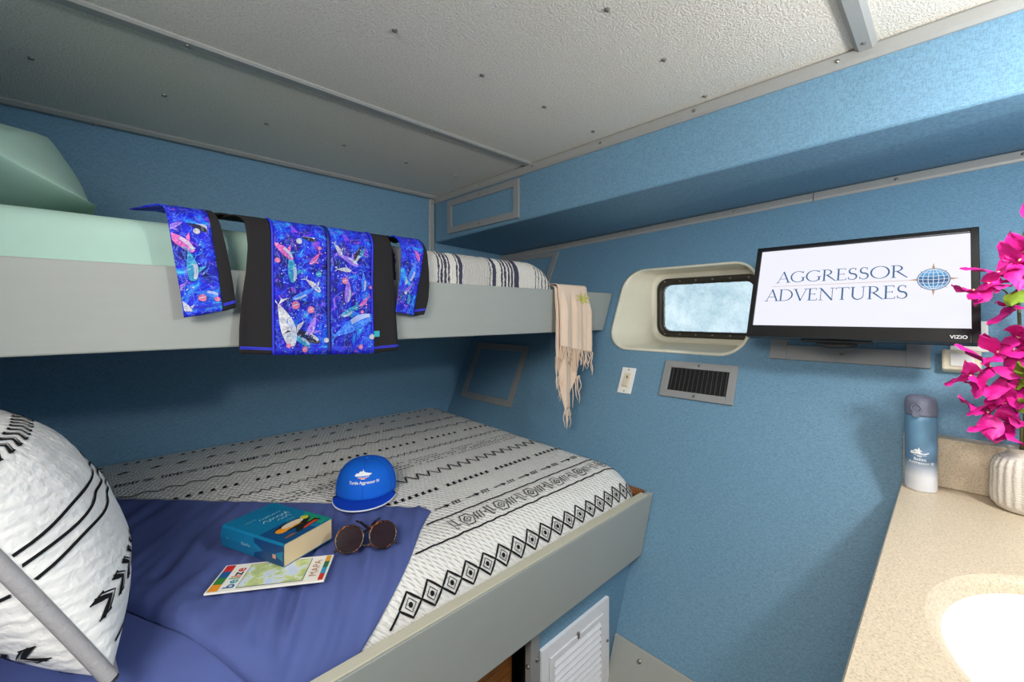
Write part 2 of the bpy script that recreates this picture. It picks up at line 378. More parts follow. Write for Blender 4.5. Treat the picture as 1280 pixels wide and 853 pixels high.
# ---------------------------------------------------------------- lower bunk
RY = 0.83; RZ0, RZ1 = -0.928, -0.716
lb = thing('lower_bunk', (0.6, 1.5, FLOOR), 'grey painted lower bunk with blue panelled base, against the hull', 'bunk')
MB().prism([(-0.41, RY, RZ0), (hullx(RZ0) - 0.006, RY, RZ0), (hullx(RZ1) - 0.008, RY, RZ1), (-0.41, RY, RZ1)], (0, 0.026, 0)).build('rail', M_GREY, lb, mods=[BEV(0.003)])
MB().box((-0.41, RY + 0.001, RZ1 + 0.0002), (hullx(RZ1) - 0.05, RY + 0.032, RZ1 + 0.006)).build('rail_cap', mat('cream_edge_strip', (196, 192, 172), 0.6, fn=f_paint), lb, mods=[BEV(0.002)])
MB().box((1.562, RY + 0.027, -0.80), (hullx(-0.8) - 0.012, 1.02, -0.705)).build('end_block', M_WOOD, lb, 'bare varnished plywood end block')
MB().prism([(-0.41, 0.87, -0.955), (hullx(-0.955) - 0.004, 0.87, -0.955), (hullx(-0.93) - 0.004, YB - 0.004, -0.955), (-0.41, YB - 0.004, -0.955)], (0, 0, 0.03)).build('deck', M_WOOD, lb)
MB().prism([(0.947, 0.87, FLOOR), (hullx(FLOOR) - 0.003, 0.87, FLOOR), (hullx(-0.957) - 0.003, 0.87, -0.957), (0.947, 0.87, -0.957)], (0, 0.015, 0)).build('base_panel', M_BLUE, lb)
pst = MB().box((0.910, 0.862, FLOOR), (0.9465, 0.888, -0.957)).build('post', M_FRAME, lb, mods=[BEV(0.002)])
screw(pst, (0.935, 0.862, -1.035), (0, -1, 0), 1.2); screw(pst, (0.910, 0.876, -1.05), (-1, 0, 0), 1.2)
MB().box((-0.41, 0.94, FLOOR), (0.905, 0.955, -0.957)).build('back_board', M_WOOD, lb, 'bare wooden board at the back of the open locker')
MB().box((-0.41, 0.87, FLOOR), (0.30, 0.885, -0.957)).build('base_panel', M_BLUE, lb)

# white louvred vent door set in the base panel
lv = thing('louvred_vent', (1.13, 0.865, FLOOR + 0.02), 'white louvred vent door in the blue base of the lower bunk', 'vent')
x0, x1, z1, z0 = 0.952, 1.312, -1.019, -1.34
yF = 0.8695
fr = MB()
for a, b_ in (((x0, yF-0.012, z0), (x0+0.032, yF, z1)), ((x1-0.032, yF-0.012, z0), (x1, yF, z1)), ((x0+0.032, yF-0.012, z1-0.036), (x1-0.032, yF, z1)), ((x0+0.032, yF-0.012, z0), (x1-0.032, yF, z0+0.036))): fr.box(a, b_)
fr.build('frame', M_WHITE, lv)
dr = MB(); X0, X1, Z1, Z0 = x0+0.036, x1-0.036, z1-0.040, z0+0.04
for a, b_ in (((X0, yF-0.016, Z0), (X0+0.018, yF-0.002, Z1)), ((X1-0.018, yF-0.016, Z0), (X1, yF-0.002, Z1)), ((X0+0.018, yF-0.016, Z1-0.016), (X1-0.018, yF-0.002, Z1)), ((X0+0.018, yF-0.016, Z0), (X1-0.018, yF-0.002, Z0+0.016))): dr.box(a, b_)
door = dr.build('door', M_WHITE, lv)
zz = Z1 - 0.024
while zz > Z0 + 0.02:
    MB().prism([(X0+0.019, yF-0.003, zz+0.008), (X0+0.019, yF-0.005, zz+0.011), (X0+0.019, yF-0.018, zz-0.012), (X0+0.019, yF-0.016, zz-0.015)], (X1-X0-0.038, 0, 0)).build('slat', M_WHITE, door); zz -= 0.0235
MB().box((1.122, yF-0.019, Z1-0.008), (1.130, yF-0.0125, Z1+0.010)).build('latch', M_SCREW, lv)
screw(lv, (x1-0.012, yF-0.012, -1.17), (0, -1, 0)); 

# ---------------------------------------------------------------- upper bunk
UY = 1.258; UZ0, UZ1 = -0.083, 0.112
ub = thing('upper_bunk', (0.6, 1.8, UZ0), 'grey painted upper bunk shelf fixed to the blue walls', 'bunk')
MB().prism([(-0.41, UY, UZ0), (hullx(UZ0) - 0.012, UY, UZ0), (hullx(UZ1) - 0.012, UY, UZ1), (-0.41, UY, UZ1)], (0, 0.028, 0)).build('rail', M_GREY, ub, mods=[BEV(0.004)])
MB().prism([(-0.41, UY+0.03, -0.06), (hullx(-0.06) - 0.006, UY+0.03, -0.06), (hullx(-0.06) - 0.006, YB-0.003, -0.06), (-0.41, YB-0.003, -0.06)], (0, 0, 0.02)).build('deck', mat('dark_painted_underside', (70, 96, 112), 0.7, fn=f_paint), ub)

# ---------------------------------------------------------------- framed access panels and wall fittings
def access_panel(P, u0, u1, v0, v1, bw, nrm, base, label, group, sc=True, panel=True):
    r = thing('access_panel', base, label, 'wall panel', group)
    fr = MB()
    for (a, b_, c, d) in ((u0, u0+bw, v0, v1), (u1-bw, u1, v0, v1), (u0+bw, u1-bw, v1-bw, v1), (u0+bw, u1-bw, v0, v0+bw)):
        fr.hexa([P(a, c, 0.001), P(b_, c, 0.001), P(b_, d, 0.001), P(a, d, 0.001)], [P(a, c, 0.012), P(b_, c, 0.012), P(b_, d, 0.012), P(a, d, 0.012)])
    f = fr.build('frame', M_FRAME, r, mods=[BEV(0.0015)])
    if panel:
        a, b_, c, d = u0+bw, u1-bw, v0+bw, v1-bw
        MB().hexa([P(a, c, 0.0008), P(b_, c, 0.0008), P(b_, d, 0.0008), P(a, d, 0.0008)], [P(a, c, 0.004), P(b_, c, 0.004), P(b_, d, 0.004), P(a, d, 0.004)]).build('inset', M_BLUE, r)
    if sc:
        for v in (v0 + bw/2, v1 - bw/2): screw(f, P((u0+u1)/2, v, 0.012), nrm, 1.1)
    return r
SF = lambda u, v, off: Vector((XS - off, u, v))
access_panel(SF, 1.529, 2.148, 0.492, 0.694, 0.038, (-1, 0, 0), (XS, 1.84, 0.49), 'long grey framed blue access panel on the soffit face under the ceiling', 'framed access panels')
HP = lambda u, v, off: H(u, v, off)
access_panel(HP, 1.745, 2.215, -0.590, -0.212, 0.040, NH, H(1.98, -0.59), 'grey framed blue access panel on the hull wall above the lower bunk', 'framed access panels')
access_panel(HP, 1.745, 2.235, 0.13, 0.440, 0.036, NH, H(1.98, 0.13), 'grey framed blue access panel below the soffit behind the upper bunk mattress', 'framed access panels')
access_panel(HP, 0.046, 0.486, -0.188, 0.12, 0.056, NH, H(0.27, -0.188), 'grey framed access panel on the hull wall behind and below the television', 'framed access panels')

# air vent with dark upright blades
av = thing('air_vent', H(0.74, -0.392), 'grey framed air vent with upright black blades under the porthole', 'vent')
u0, u1, v0, v1, bw = 0.588, 0.890, -0.392, -0.230, 0.030
fr = MB()
for (a, b_, c, d) in ((u0, u0+bw, v0, v1), (u1-bw, u1, v0, v1), (u0+bw, u1-bw, v1-bw, v1), (u0+bw, u1-bw, v0, v0+bw)):
    fr.hexa([H(a, c, 0.001), H(b_, c, 0.001), H(b_, d, 0.001), H(a, d, 0.001)], [H(a, c, 0.010), H(b_, c, 0.010), H(b_, d, 0.010), H(a, d, 0.010)])
fo = fr.build('frame', M_FRAME, av, mods=[BEV(0.002)])
MB().hexa([H(u0+bw, v0+bw, 0.0006), H(u1-bw, v0+bw, 0.0006), H(u1-bw, v1-bw, 0.0006), H(u0+bw, v1-bw, 0.0006)], [H(u0+bw, v0+bw, 0.0016), H(u1-bw, v0+bw, 0.0016), H(u1-bw, v1-bw, 0.0016), H(u0+bw, v1-bw, 0.0016)]).build('duct_back', M_BLACK, av)
mb_ = mat('dark_vent_blade', (74, 74, 76), 0.5)
for i in range(13):
    y = u0 + bw + 0.010 + i * (u1 - u0 - 2*bw - 0.02) / 12
    MB().hexa([H(y, v0+bw, 0.002), H(y+0.002, v0+bw, 0.002), H(y+0.002, v1-bw, 0.002), H(y, v1-bw, 0.002)], [H(y-0.006, v0+bw, 0.0095), H(y-0.004, v0+bw, 0.0095), H(y-0.004, v1-bw, 0.0095), H(y-0.006, v1-bw, 0.0095)]).build('blade', mb_, av)
for v in (v0 + bw/2, v1 - bw/2): screw(fo, H((u0+u1)/2, v, 0.010), NH, 1.1)

# light switch
sw = thing('light_switch', H(1.063, -0.407), 'white rocker light switch plate under the porthole', 'light switch')
pl = MB().hexa([H(1.027, -0.407, 0.0008), H(1.099, -0.407, 0.0008), H(1.099, -0.281, 0.0008), H(1.027, -0.281, 0.0008)], [H(1.027, -0.407, 0.006), H(1.099, -0.407, 0.006), H(1.099, -0.281, 0.006), H(1.027, -0.281, 0.006)]).build('plate', mat('white_switch_plastic', (240, 238, 232), 0.35), sw, mods=[BEV(0.003)])
ms = mat('ivory_switch', (226, 216, 190), 0.4)
MB().hexa([H(1.045, -0.378, 0.0061), H(1.081, -0.378, 0.0061), H(1.081, -0.310, 0.0061), H(1.045, -0.310, 0.0061)], [H(1.047, -0.376, 0.0075), H(1.079, -0.376, 0.0075), H(1.079, -0.312, 0.0075), H(1.047, -0.312, 0.0075)]).build('insert', ms, sw)
MB().hexa([H(1.049, -0.374, 0.0076), H(1.077, -0.374, 0.0076), H(1.077, -0.344, 0.0076), H(1.049, -0.344, 0.0076)], [H(1.050, -0.372, 0.013), H(1.076, -0.372, 0.013), H(1.076, -0.346, 0.0095), H(1.050, -0.346, 0.0095)]).build('rocker', ms, sw)
MB().hexa([H(1.060, -0.334, 0.0076), H(1.065, -0.334, 0.0076), H(1.065, -0.322, 0.0076), H(1.060, -0.322, 0.0076)], [H(1.060, -0.334, 0.0084), H(1.065, -0.334, 0.0084), H(1.065, -0.322, 0.0084), H(1.060, -0.322, 0.0084)]).build('indicator', M_BLACK, sw)
for v in (-0.396, -0.292): screw(pl, H(1.063, v, 0.006), NH, 0.6)

# ---------------------------------------------------------------- porthole
XG = 2.125
win = thing('window_1', H(0.89, -0.18), kind='structure')
win['label'] = 'cream moulded porthole with dark bolted frame and wet frosted glass'
A = rrect(WY0, WY1, WW0, WW1, 0.105, 9); G = rrect(0.560, 1.115, -0.145, 0.212, 0.075, 9); D = rrect(0.588, 1.085, -0.117, 0.184, 0.058, 9); P_ = rrect(0.618, 1.055, -0.087, 0.152, 0.040, 9)
flange = rrect(WY0 - 0.010, WY1 + 0.010, WW0 - 0.010, WW1 + 0.010, 0.112, 9)
rings = [[H(*p, 0.001) for p in flange], [H(*p, 0.006) for p in flange], [H(*p, 0.007) for p in A]]
for f in (0.12, 0.35, 0.6, 0.85, 0.95, 1.0):
    g = f if f < 0.9 else f
    rings.append([H(a[0], a[1], 0.0).lerp(Vector((XG, b_[0], b_[1])), g) + (a_in := Vector((0, 0, 0))) for a, b_ in zip(A, G)])
rings.append([Vector((XG, p[0], p[1])) for p in D]); rings.append([Vector((XG + 0.02, p[0], p[1])) for p in P_])
MB().loft(rings).build('liner', M_CREAM, win)
wf = MB().loft([[Vector((XG + o_, p[0], p[1])) for p in q] for o_, q in ((0.0005, D), (-0.012, D), (-0.014, [(p[0]*0.97+0.0255*1, p[1]*0.97+0.001) for p in D]), (-0.012, P_), (0.004, P_))]).build('frame', M_DARKMETAL, win)
for y in lspace(0.64, 1.04, 6):
    screw(wf, (XG - 0.014, y, 0.169), (-1, 0, 0), 0.9)
    screw(wf, (XG - 0.014, y, -0.102), (-1, 0, 0), 0.9)
MB().prism([(XG - 0.004, p[0], p[1]) for p in P_], (0.006, 0, 0)).build('pane', mat('wet_frosted_glass', (225, 238, 242), 0.28, spec=0.4, fn=f_glass, Transmission_Weight=1.0, IOR=1.2), win)

# ---------------------------------------------------------------- lower bed: mattress, quilt, turned-down navy sheet
def bed(x, v, off=0.0, lift=0.0):                    # v is y on the flat and runs on round the front edge
    xe = min(x, 1.598); xr = max(0.0, (xe - 1.47) / 0.13); drop = 0.085 * (1 - math.sqrt(max(0.0, 1 - xr * xr))) + max(0.0, x - 1.598)
    zt = -0.634 + 0.030 * max(0.0, min(1.0, (v - 1.06) / 1.24))
    if v >= 1.06: p = Vector((xe, v, zt + off + lift)); k = 0
    else:
        ph = (1.06 - v) / 0.24 * PI / 2; ex = max(0.0, ph - PI / 2); ph = min(ph, PI / 2); k = math.sin(ph) ** 2
        p = Vector((xe, 1.06 - (0.172 + off) * math.sin(ph), zt - 0.105 * (1 - math.cos(ph)) + off * math.cos(ph) - ex * 0.15 + lift * math.cos(ph)))
    s = max(0.0, min(1.0, (xe - 1.25) / 0.35)); p.x -= 0.055 * k * s * s; p.z -= drop
    return p
XL = [(0.70, 0.24), (0.80, 0.35), (0.86, 0.414), (0.905, 0.467), (0.985, 0.571), (1.053, 0.65), (1.10, 0.70), (1.135, 0.742), (1.16, 0.735), (1.217, 0.681), (1.39, 0.526), (1.59, 0.318), (1.776, 0.134), (1.982, -0.08), (2.30, -0.355)]
XF = [(0.70, 0.235), (0.80, 0.225), (0.875, 0.205), (0.983, 0.150), (1.108, 0.086), (1.217, 0.033), (1.5, -0.09), (1.8, -0.2), (2.0, -0.28)]
vgrid = lspace(0.70, 1.06, 20) + lspace(1.06, 2.296, 62)[1:]
MB().grid(lambda x, v: bed(x, v), lspace(-0.405, 1.40, 40) + lspace(1.40, 1.598, 16)[1:] + [1.66, 1.74], lspace(0.66, 1.06, 20) + lspace(1.06, 2.296, 30)[1:]).build('mattress', M_NAVY, label='wide lower bunk mattress in a navy fitted sheet', cat='mattress', recalc=False)
def qx(t, v):
    a = interp(XL, v) - 0.05; return a + (1.60 - a) * t
quilt = MB().grid(lambda t, v: bed(qx(t, v), v, 0.010 + 0.0015 * noise.noise((qx(t, v) * 6, v * 6, 0))), lspace(0, 0.86, 60) + lspace(0.86, 1.0, 24)[1:] + [1.03, 1.06], lspace(0.74, 1.06, 24) + lspace(1.06, 2.297, 62)[1:]).build('quilt', M_QUILT, label='white quilted bedspread printed with black tribal stripes on the lower bunk', cat='bedspread', recalc=False)
QS = lambda x, v: bed(x, v, 0.0125)
pr = MB(); rnd = random.Random(3)
def row(v): return interp(XL, v) + 0.012, 1.592
def stroke(pts, w=0.0042): pr.ribbon(QS, pts, w * rnd.uniform(1.0, 1.5), 0.0008, 0.01)
def wob(a=0.002): return rnd.uniform(-a, a)
def line_row(v, w=0.004, broken=False):
    a, b = row(v); x = a; pts = []
    while x < b: pts.append((x, v + wob(0.0022))); x += 0.018
    if broken:
        for i in range(0, len(pts) - 1): 
            if rnd.random() < 0.8: stroke([pts[i], (pts[i][0] + 0.012, pts[i][1])], w)
    else: stroke(pts, w)
# front row: diamonds with a dot
v = 0.885; a, b = row(v); x = a - 0.02; P, h = 0.060, 0.034; top = []; bot = []; i = 0
while x < b - 0.01:
    for lst, sg in ((top, 1), (bot, -1)):
        lst += [(x, v + wob()), (x + P/2, v + sg * h + wob())]
    if x + P/2 > a + 0.01:
        pr.patch(QS, [(x + P/2 + 0.006 * math.cos(k*PI/4), v + 0.0075 * math.sin(k*PI/4)) for k in range(8)], 0.0009)
        d = 0.015; stroke([(x+P/2-d, v), (x+P/2, v+0.018), (x+P/2+d, v), (x+P/2, v-0.018), (x+P/2-d, v)], 0.0018)
    x += P
for lst in (top, bot):
    L = [p for p in lst if p[0] > interp(XL, p[1]) + 0.006]; stroke(L, 0.0048)
# the paired lines with squared motifs between
line_row(0.992, 0.0046); line_row(1.074, 0.0052)
a, b = row(1.03); x = 0.60; c = 1.03
while x < b - 0.02:
    if x > a:
        stroke([(x, c+0.022), (x+0.004, c-0.016), (x+0.012, c-0.020)], 0.003); stroke([(x+0.014, c+0.022), (x+0.017, c-0.008), (x+0.024, c-0.012)], 0.003)
        R = 0.024; cx = x + 0.058
        stroke([(cx-R, c), (cx-0.012, c+0.022), (cx+0.012, c+0.022), (cx+R, c), (cx+0.012, c-0.022), (cx-0.012, c-0.022), (cx-R, c)], 0.003)
        stroke([(cx-0.013, c), (cx, c+0.012), (cx+0.013, c), (cx, c-0.012), (cx-0.013, c)], 0.003); pr.patch(QS, [(cx+0.003*math.cos(k), c+0.003*math.sin(k)) for k in range(6)], 0.0009)
        for q in range(3): stroke([(x+0.088+q*0.012, c-0.016), (x+0.092+q*0.012, c+0.012), (x+0.098+q*0.012, c+0.014)], 0.003)
        pr.patch(QS, [(x+0.130+0.004*math.cos(k), c+0.004*math.sin(k)) for k in range(6)], 0.0009)
    x += 0.140
def row_arrow(v):                                    # -> mm -> mm
    a, b = row(v); x = a; k = 0
    while x < b - 0.05:
        if k % 2 == 0:
            stroke([(x, v), (x+0.040, v+wob())], 0.004); pr.patch(QS, [(x+0.040, v+0.012), (x+0.058, v), (x+0.040, v-0.012)], 0.0009); x += 0.07
        else:
            for q in range(3): stroke([(x+q*0.012, v-0.010), (x+q*0.012+0.003, v+0.010), (x+q*0.012+0.010, v+0.008)], 0.004)
            x += 0.055
        k += 1
def row_tri(v, P=0.026, gap=9, h=0.012):             # filled hooks in groups
    a, b = row(v); x = a; k = 0
    while x < b - 0.02:
        if k % gap != gap - 1:
            pr.patch(QS, [(x, v-h), (x+0.018, v-h*0.6), (x+0.014, v+h*0.2), (x+0.020, v+h), (x+0.006, v+h*0.8)], 0.0009)
        x += P; k += 1
def row_zig(v, P=0.055, h=0.026, w=0.0042):
    a, b = row(v); x = a; pts = []; s = 1
    while x < b: pts.append((x, v + s*h + wob())); x += P / 2 * (1.0 if s > 0 else 0.75); s = -s
    stroke(pts, w)
def row_dash(v, P=0.10, l=0.03):
    a, b = row(v); x = a
    while x < b - 0.05:
        stroke([(x, v-0.006), (x+l, v+0.005)], 0.007); stroke([(x+0.012, v+0.011), (x+l+0.006, v+0.004)], 0.004); x += P * rnd.uniform(0.55, 1.1)
def row_rope(v):
    for dv in (-0.011, 0.011): line_row(v + dv, 0.0038, True)
def row_scroll(v):
    a, b = row(v); x = a
    while x < b - 0.09:
        for q in range(3): stroke([(x+q*0.022, v-0.014), (x+q*0.022+0.006, v+0.014), (x+q*0.022+0.018, v+0.006), (x+q*0.022+0.010, v-0.010)], 0.004)
        stroke([(x+0.075, v+0.008), (x+0.105, v+0.008)], 0.005); stroke([(x+0.075, v-0.008), (x+0.105, v-0.008)], 0.005); x += 0.125
row_arrow(1.135); row_tri(1.262); row_zig(1.40); row_rope(1.515); row_rope(1.555); row_zig(1.648, 0.035, 0.011); row_tri(1.762, 0.034, 7); row_zig(1.885, 0.075, 0.013)
row_scroll(2.015); row_dash(2.148); row_tri(2.258, 0.036, 5, 0.009)
pr.build('printed_stripes', M_INK, quilt, recalc=False)
bd = MB(); bd.ribbon(QS, [(interp(XL, v) + 0.004, v) for v in lspace(1.16, 2.2, 40)], 0.009, 0.003); bd.build('binding', M_PIPE, quilt, recalc=False)

def navy(t, v):
    a, b = interp(XF, v), interp(XL, v); x = a + (b - a) * t
    e = min(1.0, (1 - t) * (b - a) / 0.012); g = min(1.0, t * (b - a) / 0.045)
    off = 0.013 + 0.006 * math.sqrt(max(0, 1 - (1 - e) ** 2)) if g >= 1 else 0.003 + 0.022 * math.sqrt(max(0, 1 - (1 - g) ** 2))
    if g >= 1: off += 0.006 * max(0, 1 - (t * (b - a) - 0.045) / 0.12)
    far = max(0.0, min(1.0, (1.45 - v) / 0.5))
    d = (x * 0.55 + v * 0.84); c = (x * 0.84 - v * 0.55)
    wr = noise.noise((d * 5, c * 34, 1.0)) * 0.017 * (0.35 + far) + noise.noise((d * 9, c * 60, 4.0)) * 0.004 * far + noise.noise((x * 9, v * 9, 2)) * 0.003
    r2 = math.exp(-((t * (b - a) - 0.06) / 0.06) ** 2) * noise.noise((x * 30, v * 30, 7)) * 0.004
    return bed(x, v, off, (wr + r2) * min(1, e) * min(1, g + .2))
MB().grid(navy, [0, 0.01, 0.025, 0.045, 0.07, 0.1] + lspace(0.13, 0.95, 70) + [0.965, 0.98, 0.99, 0.995, 1.0], lspace(0.735, 1.06, 40) + lspace(1.06, 2.0, 90)[1:]).build('top_sheet', M_NAVY, label='navy blue top sheet turned down over the quilt on the lower bunk', cat='bed sheet', recalc=False)
def navy_z(x, y):
    t = (x - interp(XF, y)) / (interp(XL, y) - interp(XF, y)); return navy(max(0, min(1, t)), y).z

# ---------------------------------------------------------------- pillows
def pillow_surface(c0, e1, e2, W, Hh, T, side, pw=0.55, pe=2.6):
    n = Vector(e1).cross(Vector(e2)).normalized() * side; e1 = Vector(e1); e2 = Vector(e2); c0 = Vector(c0)
    def S(u, v):                                     # u 0..W, v 0..Hh from the near lower corner
        a, b = 2 * u / W - 1, 2 * v / Hh - 1
        a = max(-1, min(1, a)); b = max(-1, min(1, b))
        q = max(0.0, (1 - abs(a) ** pe) * (1 - abs(b) ** pe)); t = T * q ** pw
        uu = W / 2 * (1 + a * (1 - 0.05 * (1 - b * b))); vv = Hh / 2 * (1 + b * (1 - 0.05 * (1 - a * a)))
        wv = 0.006 * noise.noise((u * 16, v * 16, side)) * q
        return c0 + e1 * uu + e2 * vv + n * (t + wv)
    return S
def make_pillow(name, c0, e1, e2, W, Hh, T, m, label, piping=None, pw=0.55, pe=2.6):
    r = thing(name, c0, label, 'pillow')
    g = [0.5 - 0.5 * math.cos(PI * i / 36) for i in range(37)]; b = MB()
    for sd in (1, -1):
        S = pillow_surface(c0, e1, e2, W, Hh, T, sd, pw, pe); b.grid(lambda u, v: S(u * W, v * Hh), g, g)
    b.build('cushion', m, r)
    if piping:
        S = pillow_surface(c0, e1, e2, W, Hh, 0.0, 1)
        q = [(u, 0) for u in lspace(0, W, 24)] + [(W, v) for v in lspace(0, Hh, 24)[1:]] + [(u, Hh) for u in lspace(W, 0, 24)[1:]] + [(0, v) for v in lspace(Hh, 0, 24)[1:]]
        MB().tube([S(*p) for p in q], piping, 8, False).build('piping', M_PIPE, r)
    return r
LE = math.radians(27)
E1 = Vector((-0.06, 0.998, 0)).normalized(); E2 = Vector((-math.sin(LE), 0.0, math.cos(LE)))
PC = Vector((0.008, 0.945, -0.590)); PW, PH, PT = 0.54, 0.45, 0.118
sham = make_pillow('sham_pillow', PC, E1, E2, PW, PH, PT, M_SHAM, 'white quilted pillow with black chevron print and grey piping on the lower bunk', 0.011)
for sd in (1, -1):
    S0 = pillow_surface(PC, E1, E2, PW, PH, PT, sd); S = S0 if sd == 1 else (lambda u, v: S0(u, v)); ep = 0.0016 * sd
    pp = MB()
    for vv in (0.206, 0.232, 0.258):
        pp.ribbon(S, [(u, vv + 0.003 * math.sin(u * 40 + vv * 90)) for u in lspace(0.002, PW - 0.002, 60)], 0.0055, ep)
    pp.ribbon(S, [(u, 0.035) for u in lspace(0.02, PW - 0.02, 40)], 0.004, ep)
    for u in lspace(0.022, PW - 0.03, 15):
        for vv in (0.098, 0.395):
            k = 0.62 if vv < 0.3 else 0.5
            for q, (w_, fill) in enumerate(((0.030 * k, True), (0.030 * k, False))):
                uu = u + q * 0.010
                pp.ribbon(S, [(uu - 0.006, vv + 0.026 * k), (uu + 0.014, vv), (uu - 0.006, vv - 0.026 * k)], 0.0075 if fill else 0.0025, ep)
            pp.ribbon(S, [(u - 0.010, vv + 0.024 * k), (u + 0.008, vv + 0.026 * k)], 0.003, ep); pp.ribbon(S, [(u - 0.010, vv - 0.024 * k), (u + 0.008, vv - 0.026 * k)], 0.003, ep)
    pp.build('printed_chevrons', M_INK, sham, recalc=False)
ML = math.radians(60)
make_pillow('mint_pillow', Vector((-0.012, 1.43, 0.262)), Vector((0.0, 1.0, 0.0)), Vector((-math.sin(ML), 0, math.cos(ML))), 0.66, 0.41, 0.15, M_MINT, 'pale mint pillow leaning at the head of the upper bunk', None, 0.8, 1.25)

# ---------------------------------------------------------------- upper bed: mattress in mint sheet, striped blanket
def ubed(x, v, off=0.0):
    X1 = 1.50; xe = min(x, X1); xr = max(0.0, (xe - 1.36) / 0.14); drop = 0.11 * (1 - math.sqrt(max(0.0, 1 - xr * xr))) + max(0.0, x - X1)
    if v >= 1.345: p = Vector((xe, v, 0.224 + off)); k = 0
    else:
        s = (1.345 - v) / 0.09; ph = min(s, 1.0) * PI / 2; ex = max(0.0, s - 1) * 0.09; k = math.sin(ph)
        p = Vector((xe, 1.345 - (0.052 + off) * math.sin(ph), 0.224 - 0.055 * (1 - math.cos(ph)) + off * math.cos(ph) - ex))
    p.z -= drop; return p
MB().grid(lambda x, v: ubed(x, v, 0.002 * noise.noise((x * 7, v * 7, 3))), lspace(-0.405, 1.36, 60) + lspace(1.36, 1.50, 12)[1:] + [1.56, 1.62], lspace(1.10, 1.345, 30) + lspace(1.345, 2.297, 20)[1:]).build('mattress', M_MINT, label='upper bunk mattress in a pale mint fitted sheet', cat='mattress', recalc=False)
def f_stripes(t, c):
    bands = [(0.640, 0.699), (0.866, 0.872), (0.879, 0.888), (0.894, 0.905), (0.911, 0.918), (0.948, 0.954), (0.960, 0.977), (1.114, 1.119), (1.128, 1.146), (1.174, 1.184), (1.192, 1.203), (1.212, 1.223), (1.231, 1.242), (1.249, 1.277), (1.381, 1.386), (1.399, 1.404), (1.420, 1.426), (1.444, 1.450), (1.464, 1.472)]
    ge = t.add('ShaderNodeNewGeometry'); sp = t.add('ShaderNodeSeparateXYZ'); t.link(ge.outputs['Position'], sp.inputs[0])
    n = t.noise(ge.outputs['Position'], 70, 2); x = t.math('ADD', sp.outputs[0], t.math('MULTIPLY', t.math('SUBTRACT', n, 0.5), 0.014))
    acc = None
    for a, b in bands:
        m = t.math('LESS_THAN', t.math('ABSOLUTE', t.math('SUBTRACT', x, (a + b) / 2)), (b - a) / 2); acc = m if acc is None else t.math('ADD', acc, m)
    g = t.math('LESS_THAN', t.math('ABSOLUTE', t.math('SUBTRACT', x, 1.046)), 0.066)
    rib = t.wave(t.coord(), 40, 1.2, 3, 'X'); fz = t.noise(t.coord(), 110, 4)
    base = t.mix(t.math('MULTIPLY', g, rib), c, lin((170, 166, 164)))
    t.color(t.mix(acc, base, lin((74, 74, 94)))); t.bump(t.math('ADD', t.math('MULTIPLY', rib, 0.4), fz), 0.9, 0.006)
MB().grid(lambda x, v: ubed(x, v, 0.010 + 0.003 * noise.noise((x * 30, v * 12, 0))), lspace(0.60, 1.36, 90) + lspace(1.36, 1.50, 24)[1:] + [1.53], lspace(1.16, 1.345, 26) + lspace(1.345, 2.29, 20)[1:]).build('blanket', mat('cream_navy_striped_weave', (226, 220, 212), 0.95, spec=0.1, fn=f_stripes), label='cream woven blanket with navy stripes over the foot of the upper bunk', cat='blanket', recalc=False)

# ---------------------------------------------------------------- long-sleeved swim shirt draped over the upper rail
rg = thing('swim_shirt', (0.45, 1.24, -0.12), 'black long-sleeved swim shirt with blue whale print hanging over the upper rail', 'shirt')
def drape(x, s, lay=0.0):                            # s runs from the mattress top over the edge and down the rail
    yo, R = 1.236 - lay, 0.055
    if s < 0.12: y, z = yo + R + 0.12 - s, 0.252 + lay
    elif s < 0.12 + R * PI / 2: a = (s - 0.12) / R; y, z = yo + R - R * math.sin(a), 0.252 + lay - R * (1 - math.cos(a))
    else: y, z = yo, 0.252 + lay - R - (s - 0.12 - R * PI / 2)
    d = max(0.0, min(1.0, (0.21 - z) / 0.15)); y -= d * (0.004 + 0.005 * math.sin(x * 38 + 1.2) + 0.003 * math.sin(x * 90 + z * 12) + 0.02 * max(0, -z) )
    return Vector((x, y, z + (0.004 * noise.noise((x * 25, s * 20, 0)) if s < 0.13 else 0)))
def s_of(z): return 0.12 + 0.055 * PI / 2 + (0.252 - 0.055 - z)
def dpanel(name, xl, xr, z0, z1, s0, m, lay, label=None, nx=12):
    b = MB()
    def fn(t, r):
        x = lerpl(xl, r) * (1 - t) + lerpl(xr, r) * t; s1 = s_of(z0 * (1 - t) + z1 * t); return drape(x, s0 + (s1 - s0) * r, lay)
    return b.grid(fn, lspace(0, 1, nx), lspace(0, 1, 46)).build(name, m, rg, label, mods=[SOL(0.003)])
# body (controls run from the top of the drape, s0, to the hem)
dpanel('side_panel', [0.205, 0.225, 0.256, 0.262, 0.258, 0.250, 0.244, 0.242], [0.315, 0.315, 0.315, 0.316, 0.318, 0.320, 0.321, 0.321], -0.103, -0.110, 0.03, M_BLACKCLOTH, 0.004)
pl_ = dpanel('front_panel', [0.315, 0.315, 0.315, 0.316, 0.318, 0.320, 0.321, 0.321], [0.459] * 8, -0.110, -0.118, 0.01, M_PRINT, 0.004, 'blue galaxy whale print')
pr_ = dpanel('front_panel', [0.463] * 8, [0.590, 0.590, 0.591, 0.592, 0.592, 0.593, 0.594, 0.594], -0.118, -0.124, 0.01, M_PRINT, 0.004, 'blue galaxy whale print')
dpanel('zip', [0.457] * 4, [0.465] * 4, -0.118, -0.118, 0.01, mat('navy_zip', (18, 22, 120), 0.5), 0.0065, nx=3)
